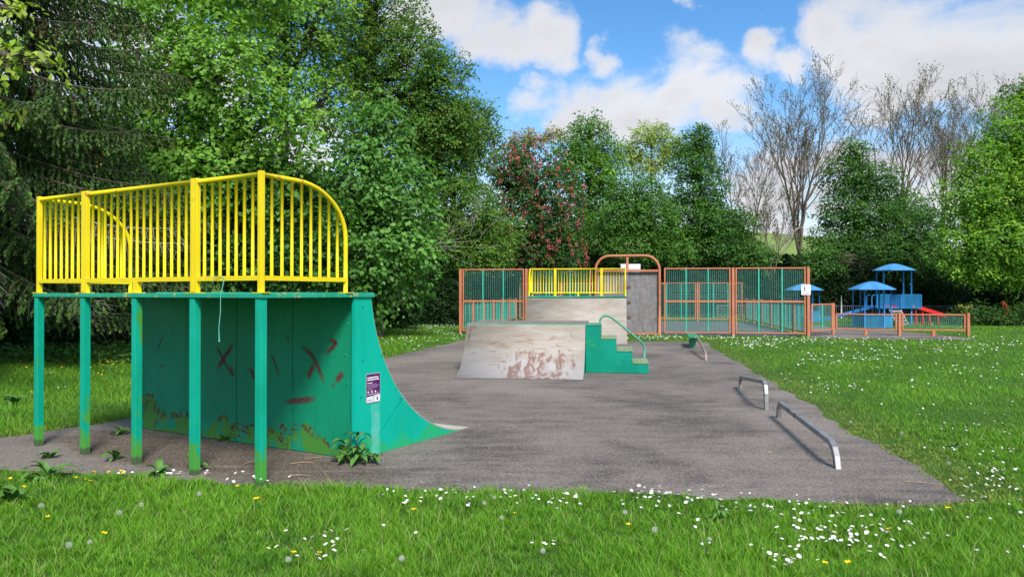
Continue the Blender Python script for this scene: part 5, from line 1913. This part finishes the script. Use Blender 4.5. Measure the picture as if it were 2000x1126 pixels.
m = MB(); m.cur = 0
rk = random.Random(5)
for j in range(90):
    zc = 1 - 2 * (j + .5) / 90; a = j * 2.39996
    rr_ = math.sqrt(1 - zc * zc)
    d = Vector((rr_ * math.cos(a), rr_ * math.sin(a), zc))
    o_ = d.orthogonal().normalized(); o2 = d.cross(o_)
    tip = d * .021
    m.add([tip + o_ * .0032, tip - o_ * .0016 + o2 * .0028, tip - o_ * .0016 - o2 * .0028], [(0, 1, 2)])
    if j % 2 == 0:
        m.add([d * .004 + o_ * .0005, d * .004 - o_ * .0005, tip], [(0, 1, 2)])
m.cur = 1
m.tube([(0, 0, 0), (.004, .003, -.07), (.0, 0, -.17)], .0018, 4, caps=False)
m.tube([(0, 0, .004), (0, 0, -.004)], .0045, 6)
CLOCK = m.mesh('dandelion_clock', [M_clock, M_stem])
for (px, py) in [(235, 1005), (278, 988), (390, 965), (82, 990), (137, 1072), (177, 1066), (564, 1102), (946, 985), (965, 973), (980, 1015), (1278, 1040), (1220, 1004), (1060, 1084), (1385, 1060), (1852, 902), (1760, 838), (1755, 1003), (785, 1100), (1660, 815)]:
    x, y = gp(px, py + 26)
    o = link_mesh('dandelion_clock', CLOCK)
    o.location = (x, y, .11); s = rf.uniform(.65, .95); o.scale = (s, s, s)
    o.rotation_euler = (rf.uniform(-.15, .15), rf.uniform(-.15, .15), rf.uniform(0, 6.28))
    tag(o, 'round grey dandelion seed head standing above the grass', 'dandelion', 'dandelion seed heads in the grass')


# leafy weeds with separate leaves
def weed_leaf(L, W, seed):
    m = MB(); m.smooth = True
    n = 6
    rr = random.Random(seed)
    for i in range(n + 1):
        f = i / n
        w_ = W * math.sin(math.pi * min(1, f * .93 + .07)) ** .8 * (1 + .12 * math.sin(9 * f)) + .002
        z = .45 * L * math.sin(f * 2.2) * .8 - .25 * L * f * f
        for s in (-1, 0, 1):
            m.v.append((s * w_ / 2, L * f * .85, z + abs(s) * w_ * .18))
    for i in range(n):
        for j in (0, 1):
            a = i * 3 + j
            m.f.append((a, a + 1, a + 4, a + 3)); m.mi.append(0); m.sm.append(True)
    return m


M_weed = paint('weed_leaf', (.055, .16, .025), (.09, .21, .04), rough=.5, scale=6, bump=0)
M_weed2 = paint('weed_leaf_light', (.07, .17, .03), (.10, .21, .04), rough=.5, scale=6, bump=0)
LEAFA = weed_leaf(.24, .075, 1).mesh('leaf', M_weed)
LEAFB = weed_leaf(.16, .045, 2).mesh('leaf', M_weed2)


def weed(label, px, py, n, size, mesh, seed, tall=0.0, xy=None):
    rr = random.Random(seed)
    x, y = xy if xy else gp(px, py)
    t = thing('weed_plant', label, 'weed', (x, y, 0), 0, 'leafy weeds around the pad')
    if tall:
        m = MB(); m.smooth = True
        m.tube([(0, 0, 0), (.01, 0, tall * .5), (0, .01, tall)], [.006, .005, .003], 5); m.build('stem', M_stem, t)
    for i in range(n):
        o = link_mesh('leaf', mesh, t)
        s = size * rr.uniform(.6, 1.15)
        o.scale = (s, s, s)
        o.location = (rr.uniform(-.02, .02), rr.uniform(-.02, .02), (tall * rr.random() if tall else 0) + .005)
        o.rotation_euler = (rr.uniform(-.25, .75 if not tall else .3), rr.uniform(-.2, .2), 6.283 * i / n * 1.618 + rr.uniform(-.3, .3))
    return t


for i in range(5):
    weed(['leafy weed sprouting at the bottom corner of the tall teal ramp', 'broad leaves of the weed clump lowest at the teal ramp corner', 'right hand plant of the weed clump at the teal ramp corner',
          'left hand plant of the weed clump at the teal ramp corner', 'small rear plant of the weed clump at the teal ramp corner'][i], 0, 0, 13, [1.0, .9, .85, .7, .6][i], LEAFB if i % 2 == 0 else LEAFA, 70 + i, [.26, .12, .06, .18, .1][i],
         xy=[(-1.47, 6.98), (-1.42, 6.92), (-1.28, 6.97), (-1.56, 6.95), (-1.36, 7.0)][i])
for i, (lab, px, py, n, s, me, tall) in enumerate([
        ('broad dock plant with upright leaves at the lower left grass edge', 95, 935, 11, 1.05, LEAFA, 0), ('large leafed dock plant at the far left of the foreground', 28, 985, 11, 1.15, LEAFA, 0),
        ('low weed rosette in front of the second green post', 225, 898, 10, .75, LEAFA, 0), ('weed rosette between the third and fourth green posts', 312, 928, 12, .8, LEAFA, 0),
        ('flat weed at the foot of the fourth green post', 385, 916, 9, .8, LEAFA, 0), ('small weed left of the first green post foot', 100, 895, 9, .6, LEAFA, 0), ('weed growing against the bottom of the graffiti wall', 440, 862, 7, .6, LEAFA, 0),
        ('weed growing under the deck behind the third green post', 240, 848, 9, .7, LEAFA, 0),
        ('dock plant with upright leaves in the front grass', 1405, 1018, 10, .75, LEAFB, .10), ('dock clump in the lawn right of the grind rails', 1862, 878, 14, .85, LEAFB, 0), ('leaf tuft on the left lawn behind the posts', 30, 790, 12, 1.0, LEAFA, 0)]):
    weed(lab, px, py, n, s, me, 90 + i, tall)

# twigs and a dead leaf lying on the asphalt
for i, (lab, px, py, L, a) in enumerate([('dry stick on the asphalt below the graffiti wall', 592, 905, .22, .3), ('short dry stick beside the weed clump', 612, 896, .16, .6), ('pale stick on the asphalt near the front grass edge', 588, 930, .17, .1), ('crooked twig under the deck left of the near post', 487, 905, .14, 1.2),
                                ('dry twig lying at the tip of the pad by the right lawn', 1800, 945, .3, -.4), ('brown dead leaf on the asphalt left of the long grind rail', 1503, 885, .06, .2)]):
    x, y = gp(px, py)
    m = MB()
    m.tube([(-L / 2, 0, .012), (0, .012, .016), (L / 2, -.01, .011)], [.004, .005, .003] if i < 5 else [.004, .012, .003], 5)
    o = m.build('dry_twig' if i < 5 else 'dead_leaf', M_stick)
    o.location = (x, y, 0); o.rotation_euler = (0, 0, a)
    tag(o, lab, 'twig' if i < 5 else 'leaf')
